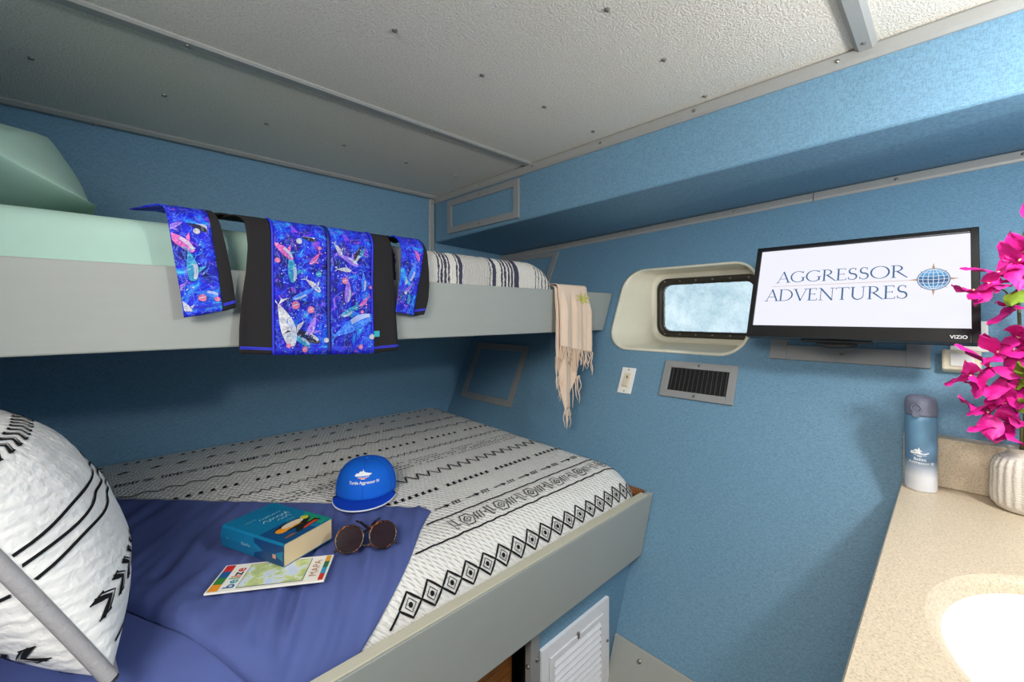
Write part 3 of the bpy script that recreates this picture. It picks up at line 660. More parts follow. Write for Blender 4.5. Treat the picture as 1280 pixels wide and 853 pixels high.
sp_ = dpanel('side_panel', [0.590, 0.590, 0.591, 0.592, 0.592, 0.593, 0.594, 0.594], [0.640, 0.648, 0.656, 0.660, 0.662, 0.666, 0.670, 0.673], -0.124, -0.118, 0.03, M_BLACKCLOTH, 0.004)
for x_ in (0.3165, 0.592):
    dpanel('seam', [x_ - 0.002] * 4, [x_ + 0.003] * 4, -0.112 if x_ < 0.4 else -0.124, -0.112 if x_ < 0.4 else -0.124, 0.02, M_PIPING, 0.0065, nx=3)
# shoulders lying on the mattress and the sleeves
for x0, x1, y0, y1 in ((0.165, 0.30, 1.300, 1.345), (0.60, 0.735, 1.300, 1.350)):
    MB().grid(lambda x, y: Vector((x, y, 0.250 + 0.008 * math.sin((x - x0) / (x1 - x0) * PI) + 0.004 * noise.noise((x * 30, y * 30, 5)))), lspace(x0, x1, 14), lspace(y0, y1, 6)).build('shoulder', M_BLACKCLOTH, rg, mods=[SOL(0.004)])
dpanel('sleeve', [0.045, 0.070, 0.098, 0.105, 0.112, 0.120, 0.128, 0.134], [0.172, 0.174, 0.178, 0.184, 0.190, 0.197, 0.203, 0.208], -0.012, 0.004, 0.03, M_PRINT, 0.004, 'blue galaxy whale print')
dpanel('sleeve_underside', [0.172, 0.174, 0.178, 0.184, 0.190, 0.197, 0.203, 0.208], [0.188, 0.190, 0.196, 0.206, 0.216, 0.224, 0.231, 0.236], 0.004, 0.013, 0.05, M_BLACKCLOTH, 0.003)
dpanel('sleeve', [0.680, 0.682, 0.686, 0.690, 0.688, 0.682, 0.674, 0.666], [0.772, 0.774, 0.776, 0.773, 0.765, 0.755, 0.745, 0.736], 0.002, -0.010, 0.04, M_PRINT, 0.006, 'blue galaxy whale print')
dpanel('sleeve_underside', [0.772, 0.774, 0.776, 0.773, 0.765, 0.755, 0.745, 0.736], [0.775, 0.779, 0.783, 0.790, 0.795, 0.796, 0.790, 0.776], -0.010, -0.004, 0.06, M_BLACKCLOTH, 0.003)
DS = lambda x, z: drape(x, s_of(z), 0.0065)          # print surface by x and height
def hem(x0, x1, za, zb, m=M_PIPING):
    b = MB()
    for k in (0, 0.004): b.ribbon(DS, [(x0 + (x1 - x0) * f, za + (zb - za) * f + k) for f in lspace(0, 1, 16)], 0.0026, 0.0012)
    b.build('hem_stitching', m, rg, recalc=False)
hem(0.243, 0.320, -0.092, -0.099); hem(0.595, 0.672, -0.112, -0.107); hem(0.322, 0.458, -0.1, -0.106); hem(0.464, 0.593, -0.106, -0.112)
hem(0.132, 0.206, 0.003, 0.016); hem(0.209, 0.234, 0.014, 0.023); hem(0.738, 0.778, 0.002, 0.008)
MB().patch(DS, [(0.596, -0.058), (0.615, -0.058), (0.615, -0.076), (0.596, -0.076)], 0.0015).build('tag', mat('teal_label', (40, 176, 190), 0.6), rg, recalc=False)
PM = {'print_pale': (196, 196, 200), 'print_pink': (214, 96, 176), 'print_teal': (40, 150, 185), 'print_lilac': (150, 110, 225), 'print_sky': (44, 120, 236), 'print_dark': (10, 10, 40), 'print_salmon': (222, 120, 150)}
def place(x, z, L, a, u, v):
    px, pz = x + L * (u * math.cos(a) - v * math.sin(a)), z + L * (u * math.sin(a) + v * math.cos(a))
    if x < 0.25: lo, hi, bot = interp([(-0.01, 0.136), (0.1, 0.121), (0.2, 0.107)], pz), interp([(0.0, 0.204), (0.1, 0.188), (0.2, 0.176)], pz), 0.0
    elif x < 0.46: lo, hi, bot = 0.322, 0.455, -0.105
    elif x < 0.62: lo, hi, bot = 0.467, 0.588, -0.112
    else: lo, hi, bot = interp([(0.0, 0.670), (0.1, 0.686), (0.2, 0.690)], pz), interp([(0.0, 0.734), (0.1, 0.756), (0.2, 0.771)], pz), 0.0
    return max(lo, min(hi, px)), max(bot, min(0.205, pz))
def tone(k): return mat(k, PM[k], 0.7, fn=f_motif)
def f_motif(t, c):
    n = t.noise(t.coord(), 75, 4, 0.65, 1.5); t.color(t.ramp(n, [(0.32, tuple(x * 0.35 for x in c[:2]) + (min(1, c[2] * 0.6 + 0.12),)), (0.5, c), (0.66, tuple(min(1, x * 1.3 + 0.12) for x in c))]))
def whale(k, x, z, L, a, fat=0.30):                  # long body arched towards its flukes, with flipper and pale belly
    fat = min(fat, 0.36); n = 14; ax = []; up = []; dn = []
    for i in range(n + 1):
        f = i / n; w = fat * 0.5 * (math.sin(PI * min(1, f * 0.92 + 0.05)) ** 0.75) * (1 - f) ** 0.35 + 0.012; cx, cy = f - 0.5, 0.16 * (f ** 2) * 1.2
        ax.append((cx, cy)); up.append((cx, cy + w)); dn.append((cx, cy - w))
    tl_ = ax[-1]; P = lambda p: place(x, z, L, a, *p)
    b = MB(); m_ = len(ax)
    b.add([onS(DS, *P(p), 0.0016) for p in up + dn], [(i, i + 1, m_ + i + 1, m_ + i) for i in range(n)])
    for sg in (1, -1): b.patch(DS, [P(q) for q in ((tl_[0] - 0.02, tl_[1]), (tl_[0] + 0.05, tl_[1] + 0.10 * sg), (tl_[0] + 0.12, tl_[1] + 0.22 * sg), (tl_[0] + 0.10, tl_[1] + 0.06 * sg))], 0.0017)
    b.patch(DS, [P(q) for q in ((-0.20, -fat * 0.38), (-0.02, -fat * 0.40), (0.06, -fat * 0.40 - 0.20), (-0.06, -fat * 0.40 - 0.12))], 0.0018)
    o = b.build('printed_whale', tone(k), rg, recalc=False); g = MB()
    for q in ((0.25, 0.45, 0.65, 0.85) if L > 0.05 else (0.55,)): g.ribbon(DS, [P((ax[i][0], ax[i][1] - q * (up[i][1] - ax[i][1]))) for i in range(1, 9)], 0.05 * fat * L, 0.0021, 0.004)
    g.build('belly_lines', mat('print_white_line', (206, 214, 236), 0.7), o, recalc=False)
def planet(k, x, z, r):
    o = MB().patch(DS, [(x + r * math.cos(q * PI / 6), z + r * math.sin(q * PI / 6)) for q in range(12)], 0.0022).build('printed_planet', tone('print_salmon' if k == 'print_pink' else k), rg, recalc=False)
    if r > 0.007: MB().ribbon(DS, [(x - r * 0.7, z - r * 0.2), (x, z + r * 0.1), (x + r * 0.75, z + r * 0.3)], r * 0.18, 0.0026, 0.003).build('planet_band', mat('print_white_line', (206, 214, 236), 0.7), o, recalc=False)
for k, x, z, L, a, ft in (('print_pale', 0.356, -0.035, 0.10, 1.65, 0.42), ('print_teal', 0.367, 0.115, 0.065, 1.45, 0.45), ('print_pink', 0.345, 0.165, 0.055, 2.2, 0.35), ('print_lilac', 0.418, -0.045, 0.06, 1.0, 0.3), ('print_teal', 0.388, -0.075, 0.05, 2.4, 0.35),
    ('print_pale', 0.422, 0.075, 0.042, 2.2, 0.45), ('print_dark', 0.395, 0.215, 0.06, 2.6, 0.4), ('print_pink', 0.425, 0.145, 0.035, 0.7, 0.35), ('print_sky', 0.395, 0.045, 0.06, 0.3, 0.25), ('print_dark', 0.402, -0.062, 0.07, 2.5, 0.35),
    ('print_pale', 0.490, 0.180, 0.035, 1.9, 0.5), ('print_lilac', 0.520, 0.155, 0.055, 2.5, 0.3), ('print_sky', 0.530, -0.030, 0.11, 3.4, 0.45), ('print_teal', 0.520, 0.0, 0.05, 0.4, 0.4), ('print_lilac', 0.516, 0.060, 0.060, 1.3, 0.35), ('print_pale', 0.505, 0.125, 0.035, 2.9, 0.4), ('print_sky', 0.566, 0.09, 0.05, 1.4, 0.3), ('print_pink', 0.567, 0.03, 0.035, 0.6, 0.3), ('print_dark', 0.545, 0.165, 0.05, 0.9, 0.4), ('print_teal', 0.560, 0.175, 0.03, 0.8, 0.4),
    ('print_pink', 0.128, 0.165, 0.06, 2.3, 0.35), ('print_teal', 0.152, 0.105, 0.06, 1.5, 0.42), ('print_sky', 0.180, 0.045, 0.05, 2.8, 0.3), ('print_dark', 0.160, 0.205, 0.05, 2.6, 0.4), ('print_pale', 0.140, 0.010, 0.035, 1.9, 0.6), ('print_lilac', 0.118, 0.195, 0.035, 0.4, 0.3), ('print_lilac', 0.130, 0.055, 0.025, 0.6, 0.4),
    ('print_sky', 0.735, 0.13, 0.06, 1.0, 0.4), ('print_teal', 0.715, 0.045, 0.035, 1.2, 0.5), ('print_lilac', 0.715, 0.075, 0.04, 0.5, 0.3), ('print_pink', 0.750, 0.19, 0.035, 1.8, 0.35), ('print_pale', 0.705, 0.10, 0.02, 1.2, 0.6)):
    whale(k, x, z, L * 1.15, a, ft)
for k, x, z, r in (('print_pink', 0.371, 0.018, 0.013), ('print_pink', 0.413, 0.006, 0.011), ('print_pink', 0.504, 0.090, 0.011), ('print_teal', 0.433, 0.105, 0.010), ('print_pale', 0.382, 0.192, 0.009), ('print_pink', 0.328, 0.135, 0.008), ('print_teal', 0.538, 0.012, 0.009), ('print_pink', 0.558, 0.0, 0.006), ('print_pink', 0.353, -0.09, 0.007), ('print_pale', 0.452, -0.08, 0.008), ('print_pink', 0.435, 0.178, 0.006), ('print_pink', 0.585, 0.075, 0.006), ('print_pale', 0.588, -0.075, 0.010), ('print_pink', 0.167, 0.032, 0.010), ('print_pink', 0.197, 0.030, 0.007), ('print_pale', 0.157, 0.188, 0.008), ('print_pale', 0.700, 0.062, 0.006), ('print_pink', 0.553, -0.104, 0.009), ('print_pink', 0.395, -0.102, 0.010)):
    planet(k, x, z, r * 0.85)
rnd = random.Random(8); st = MB()
for x0, x1, za, zb in ((0.325, 0.452, -0.1, 0.19), (0.468, 0.588, -0.11, 0.19), (0.135, 0.185, 0.02, 0.18), (0.695, 0.735, 0.02, 0.18)):
    for q in range(int((x1 - x0) * (zb - za) * 2600)):
        x, z, r = rnd.uniform(x0, x1), rnd.uniform(za, zb), rnd.uniform(0.0008, 0.0022); st.patch(DS, [(x + r, z), (x, z + r), (x - r, z), (x, z - r)], 0.0019)
st.build('printed_stars', mat('print_star', (190, 200, 250), 0.7), rg, kind='stuff', recalc=False)
rnd = random.Random(18)
for k, x0, x1, za, zb, n in (('print_sky', 0.33, 0.45, -0.09, 0.18, 6), ('print_lilac', 0.475, 0.58, -0.1, 0.18, 6), ('print_sky', 0.135, 0.18, 0.03, 0.17, 3), ('print_lilac', 0.70, 0.735, 0.03, 0.17, 2)):
    for q in range(n):
        x, z, r, a0 = rnd.uniform(x0, x1), rnd.uniform(za, zb), rnd.uniform(0.010, 0.022), rnd.uniform(0, 6)
        MB().ribbon(DS, [(min(x1, max(x0, x + r * (0.4 + 0.6 * i / 12) * math.cos(a0 + i * 0.3))), z + r * (0.4 + 0.6 * i / 12) * math.sin(a0 + i * 0.3)) for i in range(13)], (0.0006, 0.0028), 0.0018, 0.004).build('printed_swirl', tone(k), rg, recalc=False)

# ---------------------------------------------------------------- fringed scarf over the end of the upper rail
sf = thing('scarf', (1.58, 1.23, -0.52), 'peach fringed gauze scarf hung over the end of the upper rail', 'scarf')
def scarf(x, s, lay, y0=1.246):
    if s < 0.06: y, z = y0 + 0.075 - s, 0.126 + lay
    elif s < 0.06 + 0.0236: a = (s - 0.06) / 0.015; y, z = y0 + 0.015 - 0.015 * math.sin(a), 0.126 + lay - 0.015 * (1 - math.cos(a))
    else: y, z = y0, 0.126 + lay - 0.015 - (s - 0.0836)
    d = max(0.0, min(1.0, (0.115 - z) / 0.1)); y -= lay + d * (0.012 + 0.009 * math.sin(x * 75) + 0.005 * math.sin(x * 170 + 1))
    return Vector((x, y, z))
def spanel(name, xl, xr, z0, z1, s0, lay):
    def fn(t, r):
        x = lerpl(xl, r) * (1 - t) + lerpl(xr, r) * t; s1 = 0.0836 + 0.111 + lay - (z0 * (1 - t) + z1 * t); p = scarf(x, s0 + (s1 - s0) * r, lay)
        p.x += 0.004 * noise.noise((t * 8, r * 9, lay * 99)); return p
    return MB().grid(fn, lspace(0, 1, 26), lspace(0, 1, 40)).build(name, M_SCARF, sf, mods=[SOL(0.002)])
spanel('lower_layer', [1.475, 1.462, 1.458, 1.455, 1.462, 1.485, 1.500, 1.515], [1.60, 1.60, 1.61, 1.62, 1.625, 1.615, 1.585, 1.560], -0.44, -0.42, 0.02, 0.003)
spanel('upper_layer', [1.472, 1.476, 1.480, 1.483, 1.485], [1.690, 1.695, 1.700, 1.704, 1.708], -0.145, -0.185, 0.0, 0.012)
fb = MB(); rnd = random.Random(11)
def strand(x, z, L, lay):
    b = scarf(x, 0.0836 + 0.111 + lay - z, lay); p = [b + Vector((0.006 * math.sin(k * 1.3 + x * 300) * k / 5, -0.004 * math.sin(k + x * 200), -L * k / 6)) for k in range(7)]
    fb.tube(p, [0.0028, 0.0024, 0.0030, 0.0022, 0.0028, 0.002, 0.0012], 5)
for x in lspace(1.487, 1.706, 38): strand(x, -0.145 - 0.18 * (x - 1.487), rnd.uniform(0.035, 0.11), 0.012)
for x in lspace(1.455, 1.475, 6): strand(x, -0.19, rnd.uniform(0.06, 0.16), 0.004)
for x in lspace(1.512, 1.562, 10): strand(x, -0.42, rnd.uniform(0.05, 0.11), 0.003)
for x in lspace(1.585, 1.625, 6): strand(x, -0.29, rnd.uniform(0.06, 0.15), 0.003)
for x in lspace(1.478, 1.51, 6): strand(x, -0.28, rnd.uniform(0.05, 0.12), 0.003)
fb.build('fringe', M_SCARF, sf, kind='stuff')
lf = MB(); SS = lambda x, z: scarf(x, 0.0836 + 0.111 + 0.012 - z, 0.0145)
for a, L in ((0.3, 0.05), (1.0, 0.055), (1.7, 0.045), (2.5, 0.05), (-0.6, 0.045), (-1.3, 0.035), (3.3, 0.04)):
    cx, cz = 1.65, 0.068; L *= 1.25; lf.ribbon(SS, [(cx, cz), (cx + L * 0.5 * math.cos(a), cz + L * 0.5 * math.sin(a) * 0.6), (cx + L * math.cos(a), cz + L * math.sin(a) * 0.6)], [0.003, 0.010, 0.001], 0.0015, 0.004)
lf.build('printed_leaf', mat('lime_leaf_print', (196, 196, 90), 0.8), sf, recalc=False)

# ---------------------------------------------------------------- television on its wall bracket
TX, TZ = 0.13 / 0.3473, 0.322 / 0.3473
def TV(u, w, off=0.0): return Vector((1.64 + w * TX - off * TZ, -u, -0.076 + w * TZ + off * TX))       # u = -y runs to the viewer's right
def tbox(b, u0, u1, w0, w1, o0, o1, M=TV):
    return b.hexa([M(u0, w0, o0), M(u1, w0, o0), M(u1, w1, o0), M(u0, w1, o0)], [M(u0, w0, o1), M(u1, w0, o1), M(u1, w1, o1), M(u0, w1, o1)])
tv = thing('television', TV(-0.23, 0, -0.03), 'flat black television showing a white travel logo screen, on the hull wall', 'television')
M_TV = mat('gloss_black_plastic', (20, 20, 22), 0.22); M_TVB = mat('matt_black_plastic', (26, 27, 30), 0.5)
U0, U1, W0, W1 = -0.505, 0.053, -0.002, 0.346
S0_, S1_, T0_, T1_ = -0.489, 0.036, 0.040, 0.331
bz = MB()
for q in ((U0, S0_, W0, W1), (S1_, U1, W0, W1), (S0_, S1_, T1_, W1), (S0_, S1_, W0, T0_)): tbox(bz, *q, -0.012, 0.004)
bz.build('bezel', M_TV, tv, mods=[BEV(0.0015)])
tbox(MB(), U0 + 0.003, U1 - 0.003, W0 + 0.002, W1 - 0.003, -0.030, -0.0125).build('back_cover', M_TVB, tv, mods=[BEV(0.004)])
hb = MB().hexa([TV(-0.44, 0.02, -0.0305), TV(-0.01, 0.02, -0.0305), TV(-0.01, 0.29, -0.0305), TV(-0.44, 0.29, -0.0305)], [TV(-0.40, 0.05, -0.062), TV(-0.05, 0.05, -0.062), TV(-0.05, 0.26, -0.062), TV(-0.40, 0.26, -0.062)]).build('back_housing', M_TVB, tv, mods=[BEV(0.004)])
# underside: speaker grille and the stub of the stand
gr = MB().hexa([TV(-0.345, -0.0025, -0.028), TV(-0.165, -0.0025, -0.028), TV(-0.165, -0.0025, -0.014), TV(-0.345, -0.0025, -0.014)], [TV(-0.345, -0.006, -0.027), TV(-0.165, -0.006, -0.027), TV(-0.165, -0.006, -0.015), TV(-0.345, -0.006, -0.015)]).build('grille', M_BLACK, tv)
for k in range(22):
    u = -0.342 + k * 0.0082; MB().hexa([TV(u, -0.0061, -0.027), TV(u + 0.003, -0.0061, -0.027), TV(u + 0.003, -0.0061, -0.015), TV(u, -0.0061, -0.015)], [TV(u, -0.008, -0.027), TV(u + 0.003, -0.008, -0.027), TV(u + 0.003, -0.008, -0.015), TV(u, -0.008, -0.015)]).build('grille_bar', M_TVB, gr)
MB().prism([TV(-0.255 + 0.055 * math.cos(a), -0.003 - 0.014 * math.sin(a), -0.045) for a in lspace(0, PI, 13)], TV(0, 0, -0.030) - TV(0, 0, -0.045)).build('stand_socket', M_BLACK, tv)
def emis(name, rgb, strength):
    m = bpy.data.materials.new(name); m.use_nodes = True; t = NT(m); t.bsdf.inputs['Base Color'].default_value = (0.02, 0.02, 0.02, 1); t.bsdf.inputs['Roughness'].default_value = 0.3
    t.bsdf.inputs['Emission Color'].default_value = (*lin(rgb), 1); t.bsdf.inputs['Emission Strength'].default_value = strength; return m
SCR = 1.0
scr = tbox(MB(), S0_, S1_, T0_, T1_, -0.010, -0.002).build('screen', emis('lit_screen_white', (240, 240, 252), SCR), tv)
TS = lambda u, w: TV(u, w, -0.002)
# roman capitals drawn with thick and thin pen strokes: (points, width or list)
K, N_ = 0.105, 0.042
def arc(cx, cy, rx, ry, a0, a1, n=14): return [(cx + rx * math.cos(math.radians(a0 + (a1 - a0) * i / n)), cy + ry * math.sin(math.radians(a0 + (a1 - a0) * i / n))) for i in range(n + 1)]
def pen(pts, hi=K, lo=N_): 
    o = []
    for i in range(len(pts)):
        a, b = pts[max(0, i-1)], pts[min(len(pts)-1, i+1)]; d = math.hypot(b[0]-a[0], b[1]-a[1]) or 1; o.append(lo + (hi - lo) * (abs(b[1]-a[1]) / d) ** 1.5)
    return o
def cur(*a): p = arc(*a); return (p, pen(p))
def serif(x, y, l=0.26): return ([(x - l/2, y), (x + l/2, y)], N_)
GL = {
 'A': (0.92, [([(0.08, 0.02), (0.46, 1.0)], N_), ([(0.44, 1.02), (0.82, 0.02)], K), ([(0.22, 0.36), (0.68, 0.36)], N_), serif(0.08, 0.02), serif(0.82, 0.02, 0.3)]),
 'G': (1.02, [cur(0.52, 0.5, 0.46, 0.48, 48, 315), ([(0.86, 0.10), (0.86, 0.42)], K), serif(0.86, 0.42, 0.28), ([(0.84, 0.80), (0.86, 0.98)], N_)]),
 'R': (0.86, [([(0.16, 0), (0.16, 0.98)], K), serif(0.16, 0.02), serif(0.10, 0.97, 0.18), cur(0.26, 0.74, 0.32, 0.235, 90, -90), ([(0.16, 0.975), (0.28, 0.975)], N_), ([(0.16, 0.505), (0.28, 0.505)], N_), ([(0.34, 0.50), (0.86, -0.02)], [K, 0.06])]),
 'E': (0.68, [([(0.16, 0), (0.16, 0.98)], K), ([(0.03, 0.975), (0.58, 0.975)], N_), ([(0.16, 0.52), (0.50, 0.52)], N_), ([(0.03, 0.025), (0.62, 0.025)], N_), ([(0.57, 0.98), (0.57, 0.86)], N_), ([(0.49, 0.58), (0.49, 0.45)], N_), ([(0.60, 0.02), (0.64, 0.16)], N_)]),
 'S': (0.64, [(lambda p: (p, [N_ + (K + 0.01 - N_) * math.sin(PI * i / (len(p)-1)) ** 2 for i in range(len(p))]))(arc(0.31, 0.74, 0.20, 0.235, 40, 255, 12) + arc(0.31, 0.26, 0.23, 0.245, 75, -145, 12)), ([(0.48, 0.78), (0.48, 0.97)], N_), ([(0.09, 0.03), (0.08, 0.24)], N_)]),
 'O': (1.10, [cur(0.54, 0.5, 0.48, 0.49, 0, 360, 28)]),
 'D': (1.02, [([(0.16, 0), (0.16, 0.98)], K), ([(0.03, 0.975), (0.42, 0.975)], N_), ([(0.03, 0.025), (0.42, 0.025)], N_), cur(0.40, 0.5, 0.52, 0.475, 90, -90)]),
 'V': (0.90, [([(0.10, 0.98), (0.48, 0.0)], K), ([(0.47, -0.02), (0.82, 0.98)], N_), serif(0.10, 0.97, 0.3), serif(0.82, 0.97)]),
 'N': (1.08, [([(0.18, 0), (0.18, 0.98)], N_), ([(0.16, 0.98), (0.88, 0.0)], K), ([(0.88, -0.02), (0.88, 0.98)], N_), serif(0.18, 0.02), serif(0.12, 0.97, 0.2), serif(0.88, 0.97)]),
 'T': (0.82, [([(0.40, 0), (0.40, 0.98)], K), ([(0.02, 0.965), (0.78, 0.965)], N_), serif(0.40, 0.02), ([(0.03, 0.97), (0.01, 0.84)], N_), ([(0.77, 0.97), (0.79, 0.84)], N_)]),
 'U': (0.98, [([(0.18, 0.98), (0.18, 0.34)], K), (lambda p: (p, [K * (1 - i/14) + N_ * i/14 for i in range(15)]))(arc(0.48, 0.34, 0.30, 0.33, 180, 360)), ([(0.78, 0.34), (0.78, 0.98)], N_), serif(0.18, 0.97), serif(0.78, 0.97)]),
}
M_LET = emis('screen_letter_blue', (36, 92, 140), SCR)
def roman(word, u0, u1, w, cap):
    adv = sum(GL[c][0] for c in word); sx = (u1 - u0) / adv; u = u0
    for c in word:
        b = MB()
        for pts, wd in GL[c][1]:
            f = (sx + cap) / 2; b.ribbon(TS, [(u + p[0] * sx, w + p[1] * cap) for p in pts], [q * f for q in wd] if isinstance(wd, list) else [wd * f] * len(pts), 0.0006, 0.004)
        b.build('letter', M_LET, scr, recalc=False); u += GL[c][0] * sx
roman('AGGRESSOR', -0.431, -0.092, 0.201, 0.042); roman('ADVENTURES', -0.460, -0.088, 0.132, 0.044)
MB().ribbon(TS, [(-0.445, 0.1875), (-0.075, 0.1905)], 0.0012, 0.0006).build('rule_line', emis('screen_tan', (200, 150, 120), SCR), scr, recalc=False)
gc = (-0.037, 0.191); circ = lambda r, n=28: [(gc[0] + r * math.cos(2*PI*k/n), gc[1] + r * math.sin(2*PI*k/n)) for k in range(n)]
cp = MB()
for k in range(4):
    a = PI / 2 * k; L = 0.052; cp.patch(TS, [(gc[0] + L * math.cos(a), gc[1] + L * math.sin(a)), (gc[0] + 0.02 * math.cos(a + 0.3), gc[1] + 0.02 * math.sin(a + 0.3)), (gc[0] + 0.02 * math.cos(a - 0.3), gc[1] + 0.02 * math.sin(a - 0.3))], 0.0006)
for k in range(4):
    a = PI / 2 * k + PI / 4; L = 0.040; cp.patch(TS, [(gc[0] + L * math.cos(a), gc[1] + L * math.sin(a)), (gc[0] + 0.02 * math.cos(a + 0.2), gc[1] + 0.02 * math.sin(a + 0.2)), (gc[0] + 0.02 * math.cos(a - 0.2), gc[1] + 0.02 * math.sin(a - 0.2))], 0.0006)
cp.build('compass_points', emis('screen_gold', (186, 140, 96), SCR), scr, recalc=False)
MB().patch(TS, circ(0.0345), 0.0008).build('globe_ring', M_LET, scr, recalc=False)
MB().patch(TS, circ(0.0325), 0.0010).build('globe_gap', emis('screen_pale', (206, 220, 238), SCR), scr, recalc=False)
gm = emis('screen_globe_blue', (24, 92, 160), SCR); t = NT(gm); v_ = t.coord('Generated'); spx = t.add('ShaderNodeSeparateXYZ'); t.link(v_, spx.inputs[0])
t.link(t.ramp(spx.outputs[2], [(0.1, lin((70, 150, 205))), (0.45, lin((14, 62, 122))), (0.8, lin((70, 160, 215)))]), t.bsdf.inputs['Emission Color'])
MB().patch(TS, circ(0.0305), 0.0012).build('globe', gm, scr, recalc=False)
gl = MB()
for q in (-0.72, -0.36, 0, 0.36, 0.72):
    gl.ribbon(TS, [(gc[0] + 0.0305 * q * math.cos(a), gc[1] + 0.0305 * math.sin(a)) for a in lspace(-PI/2, PI/2, 15)], 0.0014, 0.0015, 0.004)
    h_ = 0.0305 * math.sqrt(1 - q * q) if q else 0.0305; gl.ribbon(TS, [(gc[0] - h_, gc[1] + 0.0305 * q), (gc[0], gc[1] + 0.0305 * q - 0.002), (gc[0] + h_, gc[1] + 0.0305 * q)], 0.0014, 0.0015, 0.004)
gl.build('globe_grid', emis('screen_white_line', (225, 238, 250), SCR), scr, recalc=False)
bl = MB(); put_text(bl, lambda u, w: TV(u, w, 0.004), 'VIZIO', -0.004, 0.010, 0.0135, 0.0006, sx=0.95, bold=0.0003); bl.build('brand_lettering', mat('silver_print', (205, 205, 208), 0.4), tv, recalc=False)
br = thing('television_bracket', H(0.23, 0.06), 'dark steel bracket arm holding the television to the hull wall', 'bracket')
MB().hexa([H(0.15, 0.02, 0.0042), H(0.31, 0.02, 0.0042), H(0.31, 0.11, 0.0042), H(0.15, 0.11, 0.0042)], [H(0.15, 0.02, 0.011), H(0.31, 0.02, 0.011), H(0.31, 0.11, 0.011), H(0.15, 0.11, 0.011)]).build('wall_plate', M_DARKMETAL, br)
MB().tube([H(0.23, 0.065, 0.012), TV(-0.23, 0.14, -0.072)], 0.016, 10).build('arm', M_DARKMETAL, br)
tbox(MB(), -0.30, -0.16, 0.09, 0.20, -0.070, -0.0635).build('screen_plate', M_DARKMETAL, br)

# white outlet plate and beige adapter on the hull, behind the flowers
ol = thing('outlet', H(-0.02, -0.10), 'white power outlet plate on the hull wall behind the flowers', 'outlet')
def hbox(u0, u1, w0, w1, o0, o1): return MB().hexa([H(u0, w0, o0), H(u1, w0, o0), H(u1, w1, o0), H(u0, w1, o0)], [H(u0, w0, o1), H(u1, w0, o1), H(u1, w1, o1), H(u0, w1, o1)])
hbox(-0.075, 0.005, -0.125, -0.025, 0.001, 0.007).build('plate', MATS['white_switch_plastic'], ol, mods=[BEV(0.003)])
hbox(-0.060, -0.010, -0.105, -0.045, 0.0072, 0.010).build('socket', ms, ol)
ad = thing('power_adapter', H(-0.02, -0.2), 'small cream plug adapter on the hull wall behind the flowers', 'adapter')
hbox(-0.060, 0.022, -0.195, -0.13, 0.001, 0.034).build('body', MATS['ivory_switch'], ad, mods=[BEV(0.006)])
hbox(-0.045, 0.004, -0.185, -0.145, 0.0342, 0.038).build('face', MATS['white_switch_plastic'], ad, mods=[BEV(0.002)])

# ---------------------------------------------------------------- vanity: cabinet, counter, splashback, basin
CZ = -0.485; CY = 0.102
vc = thing('vanity_cabinet', (1.0, -0.25, FLOOR), 'grey vanity cabinet under the stone counter', 'cabinet')
MB().prism([(0.42, CY - 0.025, FLOOR), (1.27, CY - 0.025, FLOOR), (1.27, CY - 0.025, CZ - 0.19), (0.42, CY - 0.025, CZ - 0.19)], (0, -0.018, 0)).build('front', M_GREY, vc)
MB().prism([(0.42, CY - 0.025, CZ - 0.19), (1.60, CY - 0.025, CZ - 0.19), (1.67, CY - 0.025, CZ - 0.032), (0.42, CY - 0.025, CZ - 0.032)], (0, -0.018, 0)).build('apron', M_GREY, vc)
MB().box((0.42, YV + 0.002, FLOOR), (0.438, CY - 0.044, CZ - 0.032)).build('side', M_GREY, vc)
for xa, xb in ((0.46, 0.84), (0.86, 1.25)):
    d_ = MB().box((xa, CY - 0.024, FLOOR + 0.08), (xb, CY - 0.010, CZ - 0.22)).build('door', M_GREY, vc, mods=[BEV(0.004)])
    MB().tube([((xa + xb) / 2 - 0.05, CY + 0.012, CZ - 0.26), ((xa + xb) / 2 + 0.05, CY + 0.012, CZ - 0.26)], 0.005, 8).build('handle', M_SCREW, d_)
ct = thing('countertop', (1.0, -0.25, CZ - 0.03), 'beige speckled stone countertop with an oval sink', 'countertop')
ecx, ecy, erx, ery = 0.985, -0.185, 0.245, 0.195
def rim(k, z, n=64): return [Vector((ecx + (erx + k) * math.cos(2*PI*i/n), ecy + (ery + k) * math.sin(2*PI*i/n), z)) for i in range(n)]
X0, X1 = 0.40, 1.712; Y0, Y1 = YV + 0.002, CY
def edge(p):
    dx, dy = p.x - ecx, p.y - ecy; t = 1e9
    if dx > 1e-9: t = min(t, (X1 - ecx) / dx)
    if dx < -1e-9: t = min(t, (X0 - ecx) / dx)
    if dy > 1e-9: t = min(t, (Y1 - ecy) / dy)
    if dy < -1e-9: t = min(t, (Y0 - ecy) / dy)
    return [ecx + dx * t, ecy + dy * t]
ring = rim(0.022, CZ); ed = [edge(p) for p in ring]
for cx, cy in ((X0, Y0), (X0, Y1), (X1, Y0), (X1, Y1)):
    j = min(range(len(ed)), key=lambda i: math.dist(ed[i], (cx, cy))); ed[j] = [cx, cy]
tp = lambda q, z: Vector((min(q[0], hullx(z) - 0.004), q[1], z))
cb = MB(); cb.loft([[tp(q, CZ - 0.030) for q in ed], [tp(q, CZ - 0.004) for q in ed], [Vector((min(ecx + (q[0]-ecx)*0.997, hullx(CZ)-0.006), ecy + (q[1]-ecy)*0.99, CZ)) for q in ed]], True, False)
cb.loft([[Vector((min(ecx + (q[0]-ecx)*0.997, hullx(CZ)-0.006), ecy + (q[1]-ecy)*0.99, CZ)) for q in ed], ring], True, False)
